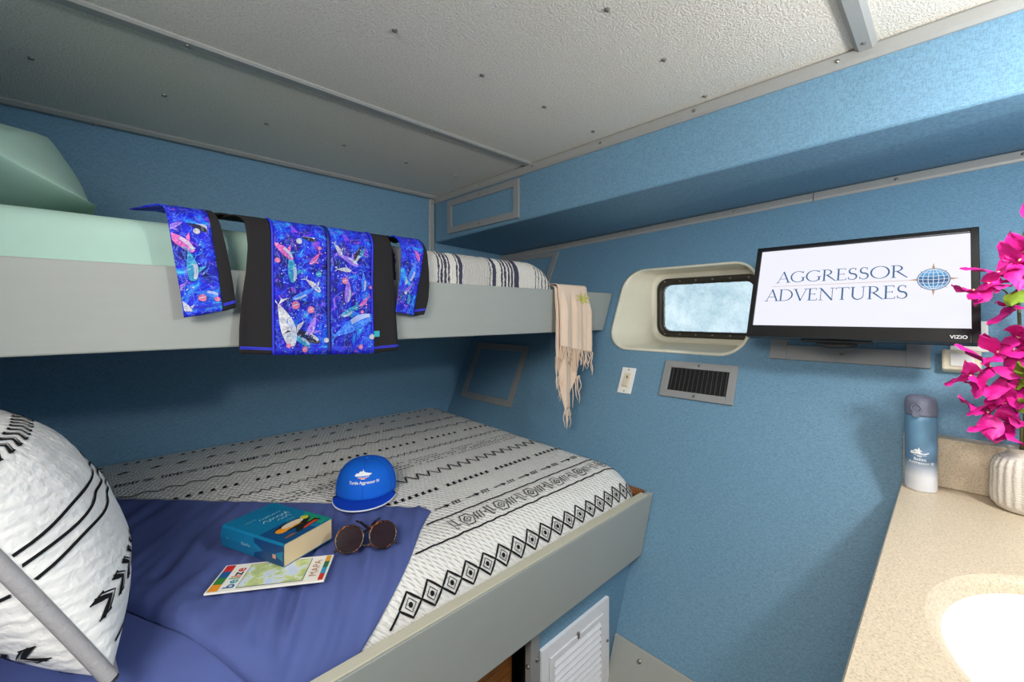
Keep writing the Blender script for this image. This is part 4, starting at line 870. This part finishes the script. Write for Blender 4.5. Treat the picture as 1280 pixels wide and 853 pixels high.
cb.loft([ring, rim(0.012, CZ - 0.004), rim(0.004, CZ - 0.012), rim(0.002, CZ - 0.03)], True, True)
cb.build('slab', M_STONE, ct)
BX = 1.690                                           # splashback: wedge between the counter and the leaning hull
MB().prism([(BX, CY - 0.002, CZ + 0.0005), (hullx(CZ) - 0.004, CY - 0.002, CZ + 0.0005), (hullx(CZ + 0.13) - 0.004, CY - 0.002, CZ + 0.135), (BX + 0.012, CY - 0.002, CZ + 0.135)], (0, Y0 - CY + 0.002, 0)).build('splashback', M_STONE, ct, mods=[BEV(0.003)])
bs = MB(); prof = [(0.006, -0.012), (0.0, -0.035), (-0.012, -0.075), (-0.035, -0.115), (-0.075, -0.140), (-0.13, -0.150)]
bs.loft([rim(0.003, CZ - 0.0305)] + [rim(k - 0.004, CZ + z - 0.018) for k, z in prof] + [rim(-0.175, CZ - 0.171)], True, True)
sink = bs.build('sink', M_BASIN, ct, mods=[SOL(0.006, 1.0)])
MB().lathe([(0.024, 0.0), (0.024, 0.004), (0.016, 0.005), (0.012, 0.001)], (ecx, ecy, CZ - 0.168), 20).build('drain', M_SCREW, sink)

# ---------------------------------------------------------------- vacuum bottle
bt = Vector((1.634, 0.060, CZ + 0.0006)); BR = 0.0335
fl = thing('vacuum_bottle', bt, 'blue fading to white vacuum bottle with grey lid on the counter', 'bottle')
def f_fade(t, c):
    v = t.coord('Generated'); sp = t.add('ShaderNodeSeparateXYZ'); t.link(v, sp.inputs[0])
    t.color(t.ramp(sp.outputs[2], [(0.20, lin((232, 234, 240))), (0.42, lin((104, 138, 170))), (0.9, lin((102, 146, 178)))]))
MB().lathe([(BR * 0.93, 0), (BR, 0.004), (BR, 0.190), (BR * 0.97, 0.203), (BR * 0.93, 0.205)], bt, 40).build('body', mat('fading_blue_steel', (104, 140, 172), 0.4, fn=f_fade), fl)
M_LID = mat('grey_violet_plastic', (116, 120, 142), 0.45)
lid = MB().lathe([(BR * 0.95, 0.2055), (BR * 1.0, 0.207), (BR * 1.02, 0.215), (BR * 1.02, 0.232), (BR * 0.98, 0.247), (BR * 0.84, 0.256), (BR * 0.5, 0.259), (0.001, 0.2595)], bt, 40).build('lid', M_LID, fl)
face = math.atan2(-bt.y, -bt.x) + 0.0
def onb(u, w, off=0.0): a = face + u / BR; return bt + Vector(((BR + off) * math.cos(a), (BR + off) * math.sin(a), w))
bp = Vector((math.cos(face - 0.25), math.sin(face - 0.25), 0)); bq = bt + bp * (BR * 1.0) + Vector((0, 0, 0.228)); sdv = Vector((-bp.y, bp.x, 0))
MB().tube([bq + bp * 0.003 + (sdv * math.cos(a) + Vector((0, 0, 1)) * math.sin(a)) * 0.0105 for a in lspace(0, 2*PI, 21)], 0.0028, 8, False).build('latch_ring', M_LID, lid)
MB().tube([bq - bp * 0.004, bq + bp * 0.0055], [0.008, 0.007], 14).build('release_button', M_LID, lid)
MB().prism([bq + bp * 0.001 + sdv * 0.006 + Vector((0, 0, -0.024)), bq + bp * 0.001 - sdv * 0.006 + Vector((0, 0, -0.024)), bq + bp * 0.001 - sdv * 0.008 + Vector((0, 0, -0.011)), bq + bp * 0.001 + sdv * 0.008 + Vector((0, 0, -0.011))], bp * 0.006).build('hasp', M_LID, lid)
BS_ = lambda u, w: onb(u, w)
M_WPRINT = mat('white_print', (240, 242, 245), 0.6)
def yacht(b, S, u, w, k, ep=0.0008):
    b.patch(S, [(u + k*a, w + k*c) for a, c in ((-0.52, -0.06), (-0.46, 0.10), (-0.30, 0.12), (-0.24, 0.25), (-0.07, 0.25), (-0.02, 0.42), (0.03, 0.25), (0.16, 0.16), (0.55, 0.05), (0.36, -0.06), (0.0, -0.09), (-0.40, -0.10))], ep)
    b.ribbon(S, [(u - k*0.3, w - k*0.17), (u, w - k*0.19), (u + k*0.36, w - k*0.13)], k * 0.035, ep, 0.003); b.ribbon(S, [(u - k*0.12, w - k*0.25), (u + k*0.12, w - k*0.25)], k * 0.05, ep, 0.003)
lg = MB(); yacht(lg, BS_, -0.003, 0.106, 0.037); lg.build('yacht_emblem', M_WPRINT, fl, recalc=False)
lt = MB(); put_text(lt, BS_, 'Belize', -0.002, 0.0855, 0.0105, 0.0008, align='CENTER', bold=0.0002); put_text(lt, BS_, 'Aggressor III', 0.001, 0.0760, 0.0105, 0.0008, align='CENTER', bold=0.0002); lt.build('lettering', M_WPRINT, fl, recalc=False)

# ---------------------------------------------------------------- vase and bougainvillea
vz = Vector((1.632, -0.122, CZ + 0.0006))
kn = lambda a, z: (0.0016 * math.cos(a * 22) + 0.0008 * math.cos(a * 44 + z * 900)) if 0.014 < z < 0.130 else 0.0
vp = [(0.038, 0.0), (0.046, 0.003), (0.053, 0.012), (0.055, 0.024), (0.055, 0.05), (0.0545, 0.072), (0.052, 0.086), (0.045, 0.096), (0.035, 0.102), (0.026, 0.105), (0.024, 0.109), (0.027, 0.114), (0.028, 0.117), (0.024, 0.117), (0.021, 0.110), (0.022, 0.095)]
prof = []
vp = [(r_, z_ * 1.32) for r_, z_ in vp]
for (a, b_), (c, d) in zip(vp, vp[1:]): prof += [(a + (c-a)*f, b_ + (d-b_)*f) for f in (0, 0.25, 0.5, 0.75)]
MB().lathe(prof + [vp[-1]], vz, 132, True, kn).build('vase', mat('knit_textured_ceramic', (226, 218, 206), 0.75, fn=f_vase), label='cream knit-textured ceramic vase on the counter', cat='vase')
pt = thing('bougainvillea', vz + Vector((0, 0, 0.1)), 'magenta bougainvillea branches standing in the knit vase', 'flowers')
M_STEM = mat('green_brown_stem', (98, 96, 52), 0.7); M_LEAF = mat('yellow_green_leaf', (116, 112, 40), 0.5, fn=f_bract); M_BR = mat('magenta_bract', (222, 14, 146), 0.55, fn=f_bract, Subsurface_Weight=0.0); M_RED = mat('crimson_bract', (226, 28, 70), 0.55, fn=f_bract)
M_BLOOM = mat('pale_blossom', (244, 226, 180), 0.6)
RV = Vector((math.sin(HEAD), -math.cos(HEAD), 0)); FV = Vector((math.cos(HEAD), math.sin(HEAD), 0)); UPV = Vector((0, 0, 1))
nk = vz + Vector((0, 0, 0.150))
def at(r, u, f=0.0): return nk + RV * r * 1.5 + UPV * (u * 1.45 if u > 0 else u) + FV * f * 1.4          # place in the bunch: sideways, up and depth from the vase neck
for path, r in (([(0, -0.06, 0), (0.003, 0.06, 0), (-0.004, 0.15, 0.0), (0.004, 0.24, 0.01), (0.0, 0.33, 0.01), (0.02, 0.42, 0.0)], 0.0042), ([(0.004, -0.05, 0.004), (0.02, 0.08, 0.0), (0.028, 0.2, -0.01), (0.03, 0.30, -0.01)], 0.0034), ([(-0.004, -0.04, 0), (-0.02, 0.05, -0.015), (-0.05, 0.10, -0.02)], 0.003), ([(0.004, 0.24, 0.01), (-0.03, 0.27, 0.0), (-0.06, 0.285, 0.0)], 0.002), ([(0.01, 0.05, 0), (0.05, 0.10, -0.02), (0.08, 0.16, -0.02)], 0.003), ([(-0.002, 0.12, 0), (-0.03, 0.16, -0.01), (-0.05, 0.17, -0.01)], 0.002)):
    MB().tube([at(*p) for p in path], [r * (1 - 0.4 * k / len(path)) for k in range(len(path))], 7).build('stem', M_STEM, pt)
def bract_mesh(L, Wd, cup, name, m, seed):
    def fn(t, s):
        w = Wd * math.sin(PI * min(1, t * 0.97 + 0.03)) ** 0.8 * (1 - 0.35 * t); return Vector((L * t, s * w / 2, cup * t * t * L + 0.35 * abs(s) ** 1.5 * w * 0.5 + 0.003 * math.sin(t * 9 + s * 5 + seed) * (0.3 + abs(s))))
    b = MB().grid(fn, lspace(0, 1, 7), lspace(-1, 1, 5)); me = bpy.data.meshes.new(name); me.from_pydata(b.v, [], b.f); me.polygons.foreach_set('use_smooth', b.sm); me.materials.append(m); return me
bm_ = [bract_mesh(0.042, 0.034, 0.25, 'bract', M_BR, 1), bract_mesh(0.036, 0.030, -0.15, 'bract', M_BR, 3), bract_mesh(0.045, 0.032, 0.5, 'bract', M_BR, 5)]
rm_ = bract_mesh(0.03, 0.024, 0.2, 'bract', M_RED, 2)
lm_ = [bract_mesh(0.045, 0.032, 0.1, 'leaf', M_LEAF, 2), bract_mesh(0.036, 0.024, -0.3, 'leaf', M_LEAF, 4)]
rnd = random.Random(21)
def frame(d, roll):
    d = d.normalized(); y = d.cross(UPV if abs(d.z) < 0.9 else RV).normalized(); z = d.cross(y)
    return (Matrix((d, y, z)).transposed() @ Matrix.Rotation(roll, 3, 'X')).to_euler()
spots = [(-0.035, 0.195, -0.02, 1.2), (-0.060, 0.165, -0.015, 1.1), (-0.05, 0.085, -0.02, 1.2), (-0.055, 0.045, -0.015, 1.1), (-0.005, 0.335, 0.0, 1.1), (0.03, 0.365, -0.01, 1.2), (-0.02, 0.29, 0.0, 1.0), (0.015, 0.295, -0.01, 1.1), (-0.045, 0.30, 0.0, 0.9),
         (-0.060, 0.285, 0.0, 1.0), (-0.075, 0.270, 0.005, 0.8), (0.010, 0.320, 0.0, 1.2), (-0.022, 0.318, -0.01, 1.1), (0.035, 0.345, 0.0, 1.2), (0.022, 0.385, 0.0, 1.1), (0.050, 0.395, 0.0, 1.0), (0.04, 0.30, 0.01, 1.2), (-0.014, 0.245, 0.0, 0.9), (0.065, 0.26, 0.0, 1.1),
         (-0.038, 0.170, -0.02, 1.25), (-0.012, 0.178, -0.025, 1.2), (-0.065, 0.142, -0.01, 1.15), (-0.085, 0.130, 0.0, 1.0), (-0.042, 0.130, -0.025, 1.2), (-0.030, 0.100, -0.03, 1.25), (-0.070, 0.065, -0.01, 1.2), (-0.042, 0.055, -0.025, 1.25), (0.040, 0.07, -0.02, 1.2), (0.07, 0.10, -0.02, 1.2), (0.085, 0.17, -0.02, 1.2), (-0.055, 0.105, -0.015, 1.1), (0.06, 0.20, 0.0, 1.1)]
for r, u, f, k in spots:
    c = at(r, u, f); out = (RV * (r - 0.01) * 9 + UPV * rnd.uniform(-0.5, 0.6) - FV * rnd.uniform(0.2, 1.1)).normalized()
    side = out.cross(UPV).normalized(); up2 = side.cross(out); ph = rnd.uniform(0, 6)
    bl = MB(); bl.tube([c, c + out * 0.012], [0.0012, 0.0016], 6); bl.lathe([(0.0016, 0), (0.0036, 0.0012), (0.0012, 0.0018)], c + out * 0.012, 8)
    fw = bl.build('blossom', M_BLOOM, pt)
    for q in range(3):
        a = ph + q * 2 * PI / 3 + rnd.uniform(-0.3, 0.3); d = (side * math.cos(a) + up2 * math.sin(a)) * 0.9 + out * rnd.uniform(0.2, 0.7)
        s_ = k * rnd.uniform(1.2, 1.55); share('bract', rnd.choice(bm_), c, fw, frame(d, rnd.uniform(-0.5, 0.5)), (s_,) * 3)
for r, u, f in ((0.004, 0.250, -0.012), (0.012, 0.235, -0.014)):
    for q in range(2): share('bract', rm_, at(r, u, f), pt, frame(RV * rnd.uniform(-1, 1) + UPV * rnd.uniform(-1, 1) - FV * 0.4, 0.3))
for r, u, f in ((-0.002, 0.118, -0.065), (0.004, 0.135, -0.065), (-0.008, 0.150, -0.045), (0.004, 0.085, -0.06), (0.010, 0.105, -0.06), (-0.004, 0.262, -0.02), (0.008, 0.165, -0.04), (0.000, 0.07, -0.05), (0.012, 0.115, -0.02), (0.020, 0.150, -0.02), (0.008, 0.180, -0.015), (0.002, 0.275, -0.012), (-0.004, 0.292, 0.0), (-0.006, 0.105, -0.02), (0.025, 0.09, -0.02), (0.03, 0.12, -0.025), (0.02, 0.20, -0.01), (0.012, 0.075, -0.02), (0.05, 0.14, -0.02), (-0.058, 0.110, -0.042), (-0.052, 0.125, -0.044), (-0.062, 0.140, -0.042), (-0.054, 0.092, -0.044), (-0.060, 0.078, -0.042), (-0.056, 0.155, -0.042), (-0.050, 0.100, -0.045), (-0.030, 0.272, -0.02)):
    share('leaf', rnd.choice(lm_), at(r, u, f), pt, frame(RV * rnd.uniform(-0.9, 0.9) + UPV * rnd.uniform(-1, 1) - FV * rnd.uniform(0, 0.8), rnd.uniform(-0.6, 0.6)), (rnd.uniform(1.1, 1.5),) * 3)

# ---------------------------------------------------------------- things lying on the bed
def local(c, ang):
    X = Vector((math.cos(ang), math.sin(ang), 0)); Y = Vector((-math.sin(ang), math.cos(ang), 0)); c = Vector(c)
    return lambda x, y, z=0.0: c + X * x + Y * y + UPV * z
# folded map: X along the short edge (reading direction), Y towards the 'belize' end
MA = math.atan2(0.087, 0.056); MZ = max(navy_z(0.28 + a, 1.09 + b) for a in (-0.1, -0.05, 0, 0.05, 0.1) for b in (-0.08, -0.04, 0, 0.04, 0.08)) + 0.002
ML_ = local((0.2845, 1.092, MZ), MA); mw, mh = 0.106, 0.242
mp = MB().box((-mw/2, -mh/2, 0), (mw/2, mh/2, 0.004), lambda p: ML_(p.x, p.y, p.z)).build('folded_map', mat('glossy_white_paper', (240, 238, 228), 0.4), label='folded white map with coloured end strips lying beside the book', cat='map', mods=[BEV(0.001)])
MSf = lambda u, v: ML_(u, v, 0.004)
def flat(name, rgb, quads, parent, S, ep=0.0006):
    for q in quads: MB().patch(S, q, ep).build(name, mat('print_%d_%d_%d' % rgb, rgb, 0.5), parent, recalc=False)
rect = lambda a, b, c, d: [(a, c), (b, c), (b, d), (a, d)]
y1 = mh / 2 - 0.004; xa = -mw / 2 + 0.004; sw_ = (mw - 0.008) / 4
for i, c in enumerate(((232, 150, 40), (60, 130, 60), (36, 92, 150), (204, 44, 40))):
    flat('colour_strip', c, [rect(xa + i * sw_, xa + (i+1) * sw_, y1 - 0.020, y1)], mp, MSf)
for i, c in enumerate(((206, 50, 40), (50, 150, 190), (40, 110, 70), (226, 160, 50))):
    flat('colour_strip', c, [rect(xa + i * sw_, xa + (i+1) * sw_, -y1, -y1 + 0.011)], mp, MSf)
u = -mw/2 + 0.010
for ch, c, w_ in (('b', (28, 100, 160), 0.017), ('e', (40, 150, 170), 0.0165), ('l', (90, 160, 80), 0.007), ('i', (216, 70, 40), 0.007), ('z', (60, 30, 30), 0.014), ('e', (206, 50, 36), 0.0165)):
    b = MB(); put_text(b, MSf, ch, u, y1 - 0.048, 0.031, 0.0007, bold=0.0006); b.build('letter', mat('print_%d_%d_%d' % c, c, 0.5), mp, recalc=False); u += w_
flat('map_border', (70, 90, 110), [rect(-mw/2 + 0.008, mw/2 - 0.008, -0.074, 0.062)], mp, MSf, 0.0005)
def f_map(t, c):
    n = t.noise(t.coord('Generated', (3, 3, 1)), 1.4, 5); t.color(t.ramp(n, [(0.40, lin((196, 212, 236))), (0.48, lin((214, 224, 228))), (0.50, lin((206, 216, 150))), (0.62, lin((176, 196, 130)))]))
MB().patch(MSf, rect(-mw/2 + 0.0095, mw/2 - 0.0095, -0.0725, 0.0605), 0.0008).build('map_image', mat('printed_chart', (200, 214, 220), 0.5, fn=f_map), mp, recalc=False)
b = MB(); put_text(b, MSf, 'MAPA', 0.0, -y1 + 0.018, 0.024, 0.0008, align='CENTER', spacing=1.05); b.build('lettering', mat('print_brown', (176, 110, 80), 0.5), mp, recalc=False)
# thick paperback: X from the spine to the fore-edge, Y to the head
BA = math.radians(22.0); BZ = MZ + 0.0052; BKL = local((0.330, 1.228, BZ), BA); bw_, bh_, bt_ = 0.144, 0.230, 0.054
bk = thing('paperback_book', (0.330, 1.228, BZ), 'thick teal paperback with a toucan on its cover lying on the navy sheet', 'book')
MB().box((-bw_/2 + 0.003, -bh_/2 + 0.001, 0.0012), (bw_/2 - 0.001, bh_/2 - 0.001, bt_ - 0.0012), lambda p: BKL(p.x - 0.006 * math.sin(p.z / bt_ * PI), p.y, p.z)).build('pages', mat('cream_page_block', (226, 200, 160), 0.8, fn=lambda t, c: t.color(t.mix(t.wave(t.coord(), 300, 1, 1, 'Z'), tuple(x * 0.86 for x in c), c))), bk)
def f_cover(t, c):
    v = t.coord('Generated'); sp = t.add('ShaderNodeSeparateXYZ'); t.link(v, sp.inputs[0]); n = t.noise(v, 3, 4)
    t.color(t.mix(t.math('MULTIPLY', n, 0.6), c, lin((14, 92, 140))))
M_COV = mat('teal_cover', (20, 122, 164), 0.35, fn=f_cover)
cv = MB(); cs = [(bw_/2, bt_), (-bw_/2 + 0.004, bt_), (-bw_/2, bt_ - 0.004), (-bw_/2 - 0.003, bt_ / 2), (-bw_/2, 0.003), (-bw_/2 + 0.003, 0.0), (bw_/2, 0.0)]
cv.loft([[BKL(x, y, z) for x, z in cs] for y in lspace(-bh_/2, bh_/2, 6)], False, False)
cov = cv.build('cover', M_COV, bk, mods=[SOL(0.0008)])
CS = lambda x, y: BKL(x, y, bt_)
flat('cover_band', (14, 74, 124), [[(-bw_/2 + 0.004, -bh_/2), (0.02, -bh_/2), (0.004, -0.02), (-bw_/2 + 0.004, -0.022)]], cov, CS, 0.0009)
SPN = lambda y, z: BKL(-bw_/2 - 0.003 * math.sin(z / bt_ * PI), -y, z)
flat('spine_band', (10, 64, 116), [rect(0.012, bh_/2, 0.003, bt_ - 0.004)], cov, SPN, 0.0012)
flat('cover_green', (24, 140, 120), [[(0.035, -bh_/2 + 0.004), (bw_/2 - 0.002, -bh_/2 + 0.004), (bw_/2 - 0.002, -0.01), (0.048, -0.04)]], cov, CS, 0.0009)
ell = lambda cx, cy, rx, ry, n=18: [(cx + rx * math.cos(2*PI*k/n), cy + ry * math.sin(2*PI*k/n)) for k in range(n)]
ecl = (0.002, -0.050)
flat('toucan_head', (24, 26, 24), [ell(0.004, -0.050, 0.050, 0.021)], cov, CS, 0.0013)
flat('toucan_bill', (232, 150, 40), [ell(-0.030, -0.054, 0.016, 0.013)], cov, CS, 0.0017)
flat('toucan_bill', (200, 200, 60), [ell(0.044, -0.044, 0.010, 0.011)], cov, CS, 0.0017)
flat('toucan_face', (222, 206, 178), [ell(0.006, -0.047, 0.031, 0.0125)], cov, CS, 0.0021)
flat('toucan_bill', (226, 160, 60), [[(-0.028, -0.066), (0.02, -0.064), (0.012, -0.058), (-0.02, -0.059)]], cov, CS, 0.0025)
flat('toucan_body', (26, 30, 26), [[(-0.005, -0.070), (0.05, -0.066), (0.058, -0.090), (-0.02, -0.096)]], cov, CS, 0.0015)
flat('toucan_feather', (210, 70, 40), [[(0.01, -0.086), (0.045, -0.080), (0.05, -0.090), (-0.002, -0.095)]], cov, CS, 0.0019)
flat('toucan_feather', (60, 150, 60), [[(0.030, -0.070), (0.060, -0.064), (0.060, -0.070), (0.034, -0.076)]], cov, CS, 0.0019)
flat('cover_leaf', (130, 90, 70), [[(-0.052, -0.092), (-0.03, -0.086), (-0.018, -0.097), (-0.052, -0.098)]], cov, CS, 0.0015)
flat('spine_emblem', (206, 150, 130), [rect(0.082, 0.094, 0.018, 0.028)], cov, SPN, 0.0016)
rnd = random.Random(5); M_AQ = mat('pale_aqua_ink', (176, 224, 232), 0.5)
def scrawl(S, u0, u1, v, h, w):                      # loose handwritten line
    pts = []; u = u0; k = 0
    while u < u1: pts.append((u, v + h * (0.5 if k % 2 else -0.45) * rnd.uniform(0.4, 1.2))); u += h * rnd.uniform(0.25, 0.55); k += 1
    MB().ribbon(S, pts, w, 0.0016, 0.003).build('cover_script', M_AQ, cov, recalc=False)
scrawl(CS, -0.020, 0.045, 0.046, 0.009, 0.0011); scrawl(CS, -0.025, 0.050, 0.024, 0.016, 0.0017); scrawl(CS, 0.002, 0.042, 0.004, 0.014, 0.0017); scrawl(CS, 0.012, 0.036, -0.018, 0.006, 0.0009); scrawl(CS, -0.048, -0.02, 0.060, 0.007, 0.0008)
scrawl(SPN, -0.088, -0.080, 0.030, 0.007, 0.001); scrawl(SPN, -0.032, 0.004, 0.028, 0.008, 0.0011)

# baseball cap
CA = math.radians(-122); cz = max(navy_z(0.60, 1.38), bed(0.62, 1.45, 0.0125).z) + 0.001
CL = local((0.652, 1.398, cz), CA)
cp_ = thing('baseball_cap', (0.652, 1.398, cz), 'bright blue baseball cap with white boat emblem resting on the quilt', 'cap')
M_CAP = mat('royal_blue_twill', (20, 102, 214), 0.75, spec=0.2, fn=f_cloth); M_BRIM = mat('deep_blue_twill', (14, 66, 190), 0.75, spec=0.2, fn=f_cloth)
def crown(th, ph, off=0.0):                          # th 0 at the front, ph 0 base .. pi/2 crown
    c, s = math.cos(ph), math.sin(ph); r = c ** 0.62 if c > 0 else 0; fb_ = 1.0 + 0.05 * math.cos(th)
    x, y = (0.101 + off) * r * math.cos(th) * fb_, (0.098 + off) * r * math.sin(th)
    seam = -0.0012 * math.exp(-((((th + PI/6) % (PI/3)) - PI/6) / 0.03) ** 2) if False else 0
    return CL(x - 0.012 * s, y, 0.012 + (0.100 + off) * s ** 0.92 + seam + 0.006 * math.cos(th) * s * (1 - s) * 4)
MB().grid(lambda a, p: crown(a, p), lspace(-PI, PI, 61), lspace(0, PI/2, 22)).build('crown', M_CAP, cp_, mods=[SOL(0.002)])
sm_ = MB()
for a in [k * PI / 3 for k in range(6)]: sm_.tube([crown(a, p, 0.0004) for p in lspace(0.02, PI/2 - 0.05, 16)], 0.0011, 5)
sm_.build('seams', M_BRIM, cp_)
MB().lathe([(0.008, 0), (0.007, 0.003), (0.003, 0.005), (0.0005, 0.0055)], crown(0, PI/2), 14).build('button', M_CAP, cp_)
def brim(a, r):                                      # a across -1..1, r out 0..1
    th = a * 1.18; e = crown(th, 0.02); ce = CL(0, 0, 0); base = e - ce
    X = Vector((math.cos(CA), math.sin(CA), 0)); Y = Vector((-math.sin(CA), math.cos(CA), 0)); px, py = base.dot(X), base.dot(Y)
    ext = 0.074 * math.cos(a * PI / 2) ** 0.55 * r; ny = py * (1 + 0.10 * r)
    return CL(px + ext, ny, 0.014 + 0.004 * r - 0.010 * (ny / 0.10) ** 2 * (0.4 + 0.6 * r) - 0.004 * r * r)
MB().grid(brim, lspace(-1, 1, 41), lspace(0, 1, 10)).build('brim', M_BRIM, cp_, mods=[SOL(0.003)])
MB().tube([brim(a, 1.0) for a in lspace(-0.99, 0.99, 48)], 0.0022, 6).build('brim_piping', mat('white_cord', (232, 236, 244), 0.7), cp_)
def CF(u, w): return crown(u / 0.092, max(0.02, w / 0.100), 0.0022)
cl_ = MB(); yacht(cl_, CF, 0.0, 0.073, 0.056, 0.0006); cl_.build('boat_emblem', M_WPRINT, cp_, recalc=False)
b = MB(); b.patch(CF, [(-0.016, 0.0585), (0.010, 0.0585), (0.012, 0.0620), (-0.012, 0.0620)], 0.0009); b.build('emblem_waterline', mat('red_thread', (196, 40, 70), 0.7), cp_, recalc=False)
b = MB(); put_text(b, CF, 'Turtle Aggressor IV', 0.004, 0.043, 0.0128, 0.0008, align='CENTER', bold=0.0002, sx=0.92); b.build('lettering', M_WPRINT, cp_, recalc=False)
MB().tube([brim(-0.985, 0.9) + Vector((0, 0, 0.004)), brim(-0.985, 0.9) + RV * 0.012 + Vector((0, 0, 0.004))], [0.0025, 0.004], 8).build('toggle', M_BLACK, cp_)

# sunglasses lying upside down with the arms crossed behind
SGA = math.atan2(1.012 - 1.081, 0.560 - 0.424); sx0, sy0 = 0.485, 1.042
SZ = max(navy_z(sx0 + a, sy0 + b) for a in (-0.05, 0, 0.05) for b in (-0.03, 0, 0.05, 0.1)) + 0.0035
SGL = local((sx0, sy0, SZ), SGA); tl = math.radians(30)
sg = thing('sunglasses', (sx0, sy0, SZ), 'brown tortoiseshell sunglasses with round dark lenses on the navy sheet', 'sunglasses')
def SP(x, h, d=0.0): return SGL(x, h * math.sin(tl) + d, h * math.cos(tl))
def f_tort(t, c):
    n = t.noise(t.coord(), 90, 3); t.color(t.ramp(n, [(0.42, lin((20, 12, 10))), (0.58, lin((60, 30, 14))), (0.70, lin((170, 96, 34)))]))
M_TORT = mat('tortoiseshell', (70, 40, 20), 0.2, fn=f_tort); M_LENS = mat('dark_brown_lens', (46, 30, 34), 0.08, spec=0.6, Alpha=0.86)
for sgn in (-1, 1):
    O = [(0.041 * sgn + 0.0335 * math.cos(a) * (1.0 + 0.06 * math.sin(a) ** 2), 0.032 + 0.0315 * math.sin(a)) for a in lspace(0, 2*PI, 37)]
    MB().tube([SP(*p) for p in O], 0.0026, 8, False).build('rim', M_TORT, sg)
    MB().prism([SP(p[0], p[1], 0.0008) for p in O[:-1]], SP(0, 0, -0.0008) - SP(0, 0, 0.0008)).build('lens', M_LENS, sg)
    MB().tube([SP(sgn * 0.066, 0.013), SP(sgn * 0.0735, 0.010), SP(sgn * 0.0755, 0.0075)], [0.003, 0.0034, 0.003], 8).build('hinge', M_TORT, sg)
    MB().tube([SGL(sgn * 0.0755, 0.006, 0.006), SGL(sgn * 0.05, 0.042, 0.006 + 0.002 * (sgn + 1)), SGL(sgn * 0.0, 0.095, 0.007 + 0.003 * (sgn + 1)), SGL(-sgn * 0.018, 0.135, 0.007 + 0.002 * (sgn + 1)), SGL(-sgn * 0.032, 0.165, 0.003)], [0.0024, 0.0024, 0.0027, 0.0036, 0.003], 8).build('arm', M_TORT, sg)
MB().tube([SP(-0.0115, 0.018), SP(-0.006, 0.012), SP(0.006, 0.012), SP(0.0115, 0.018)], 0.0024, 8).build('bridge', M_TORT, sg)
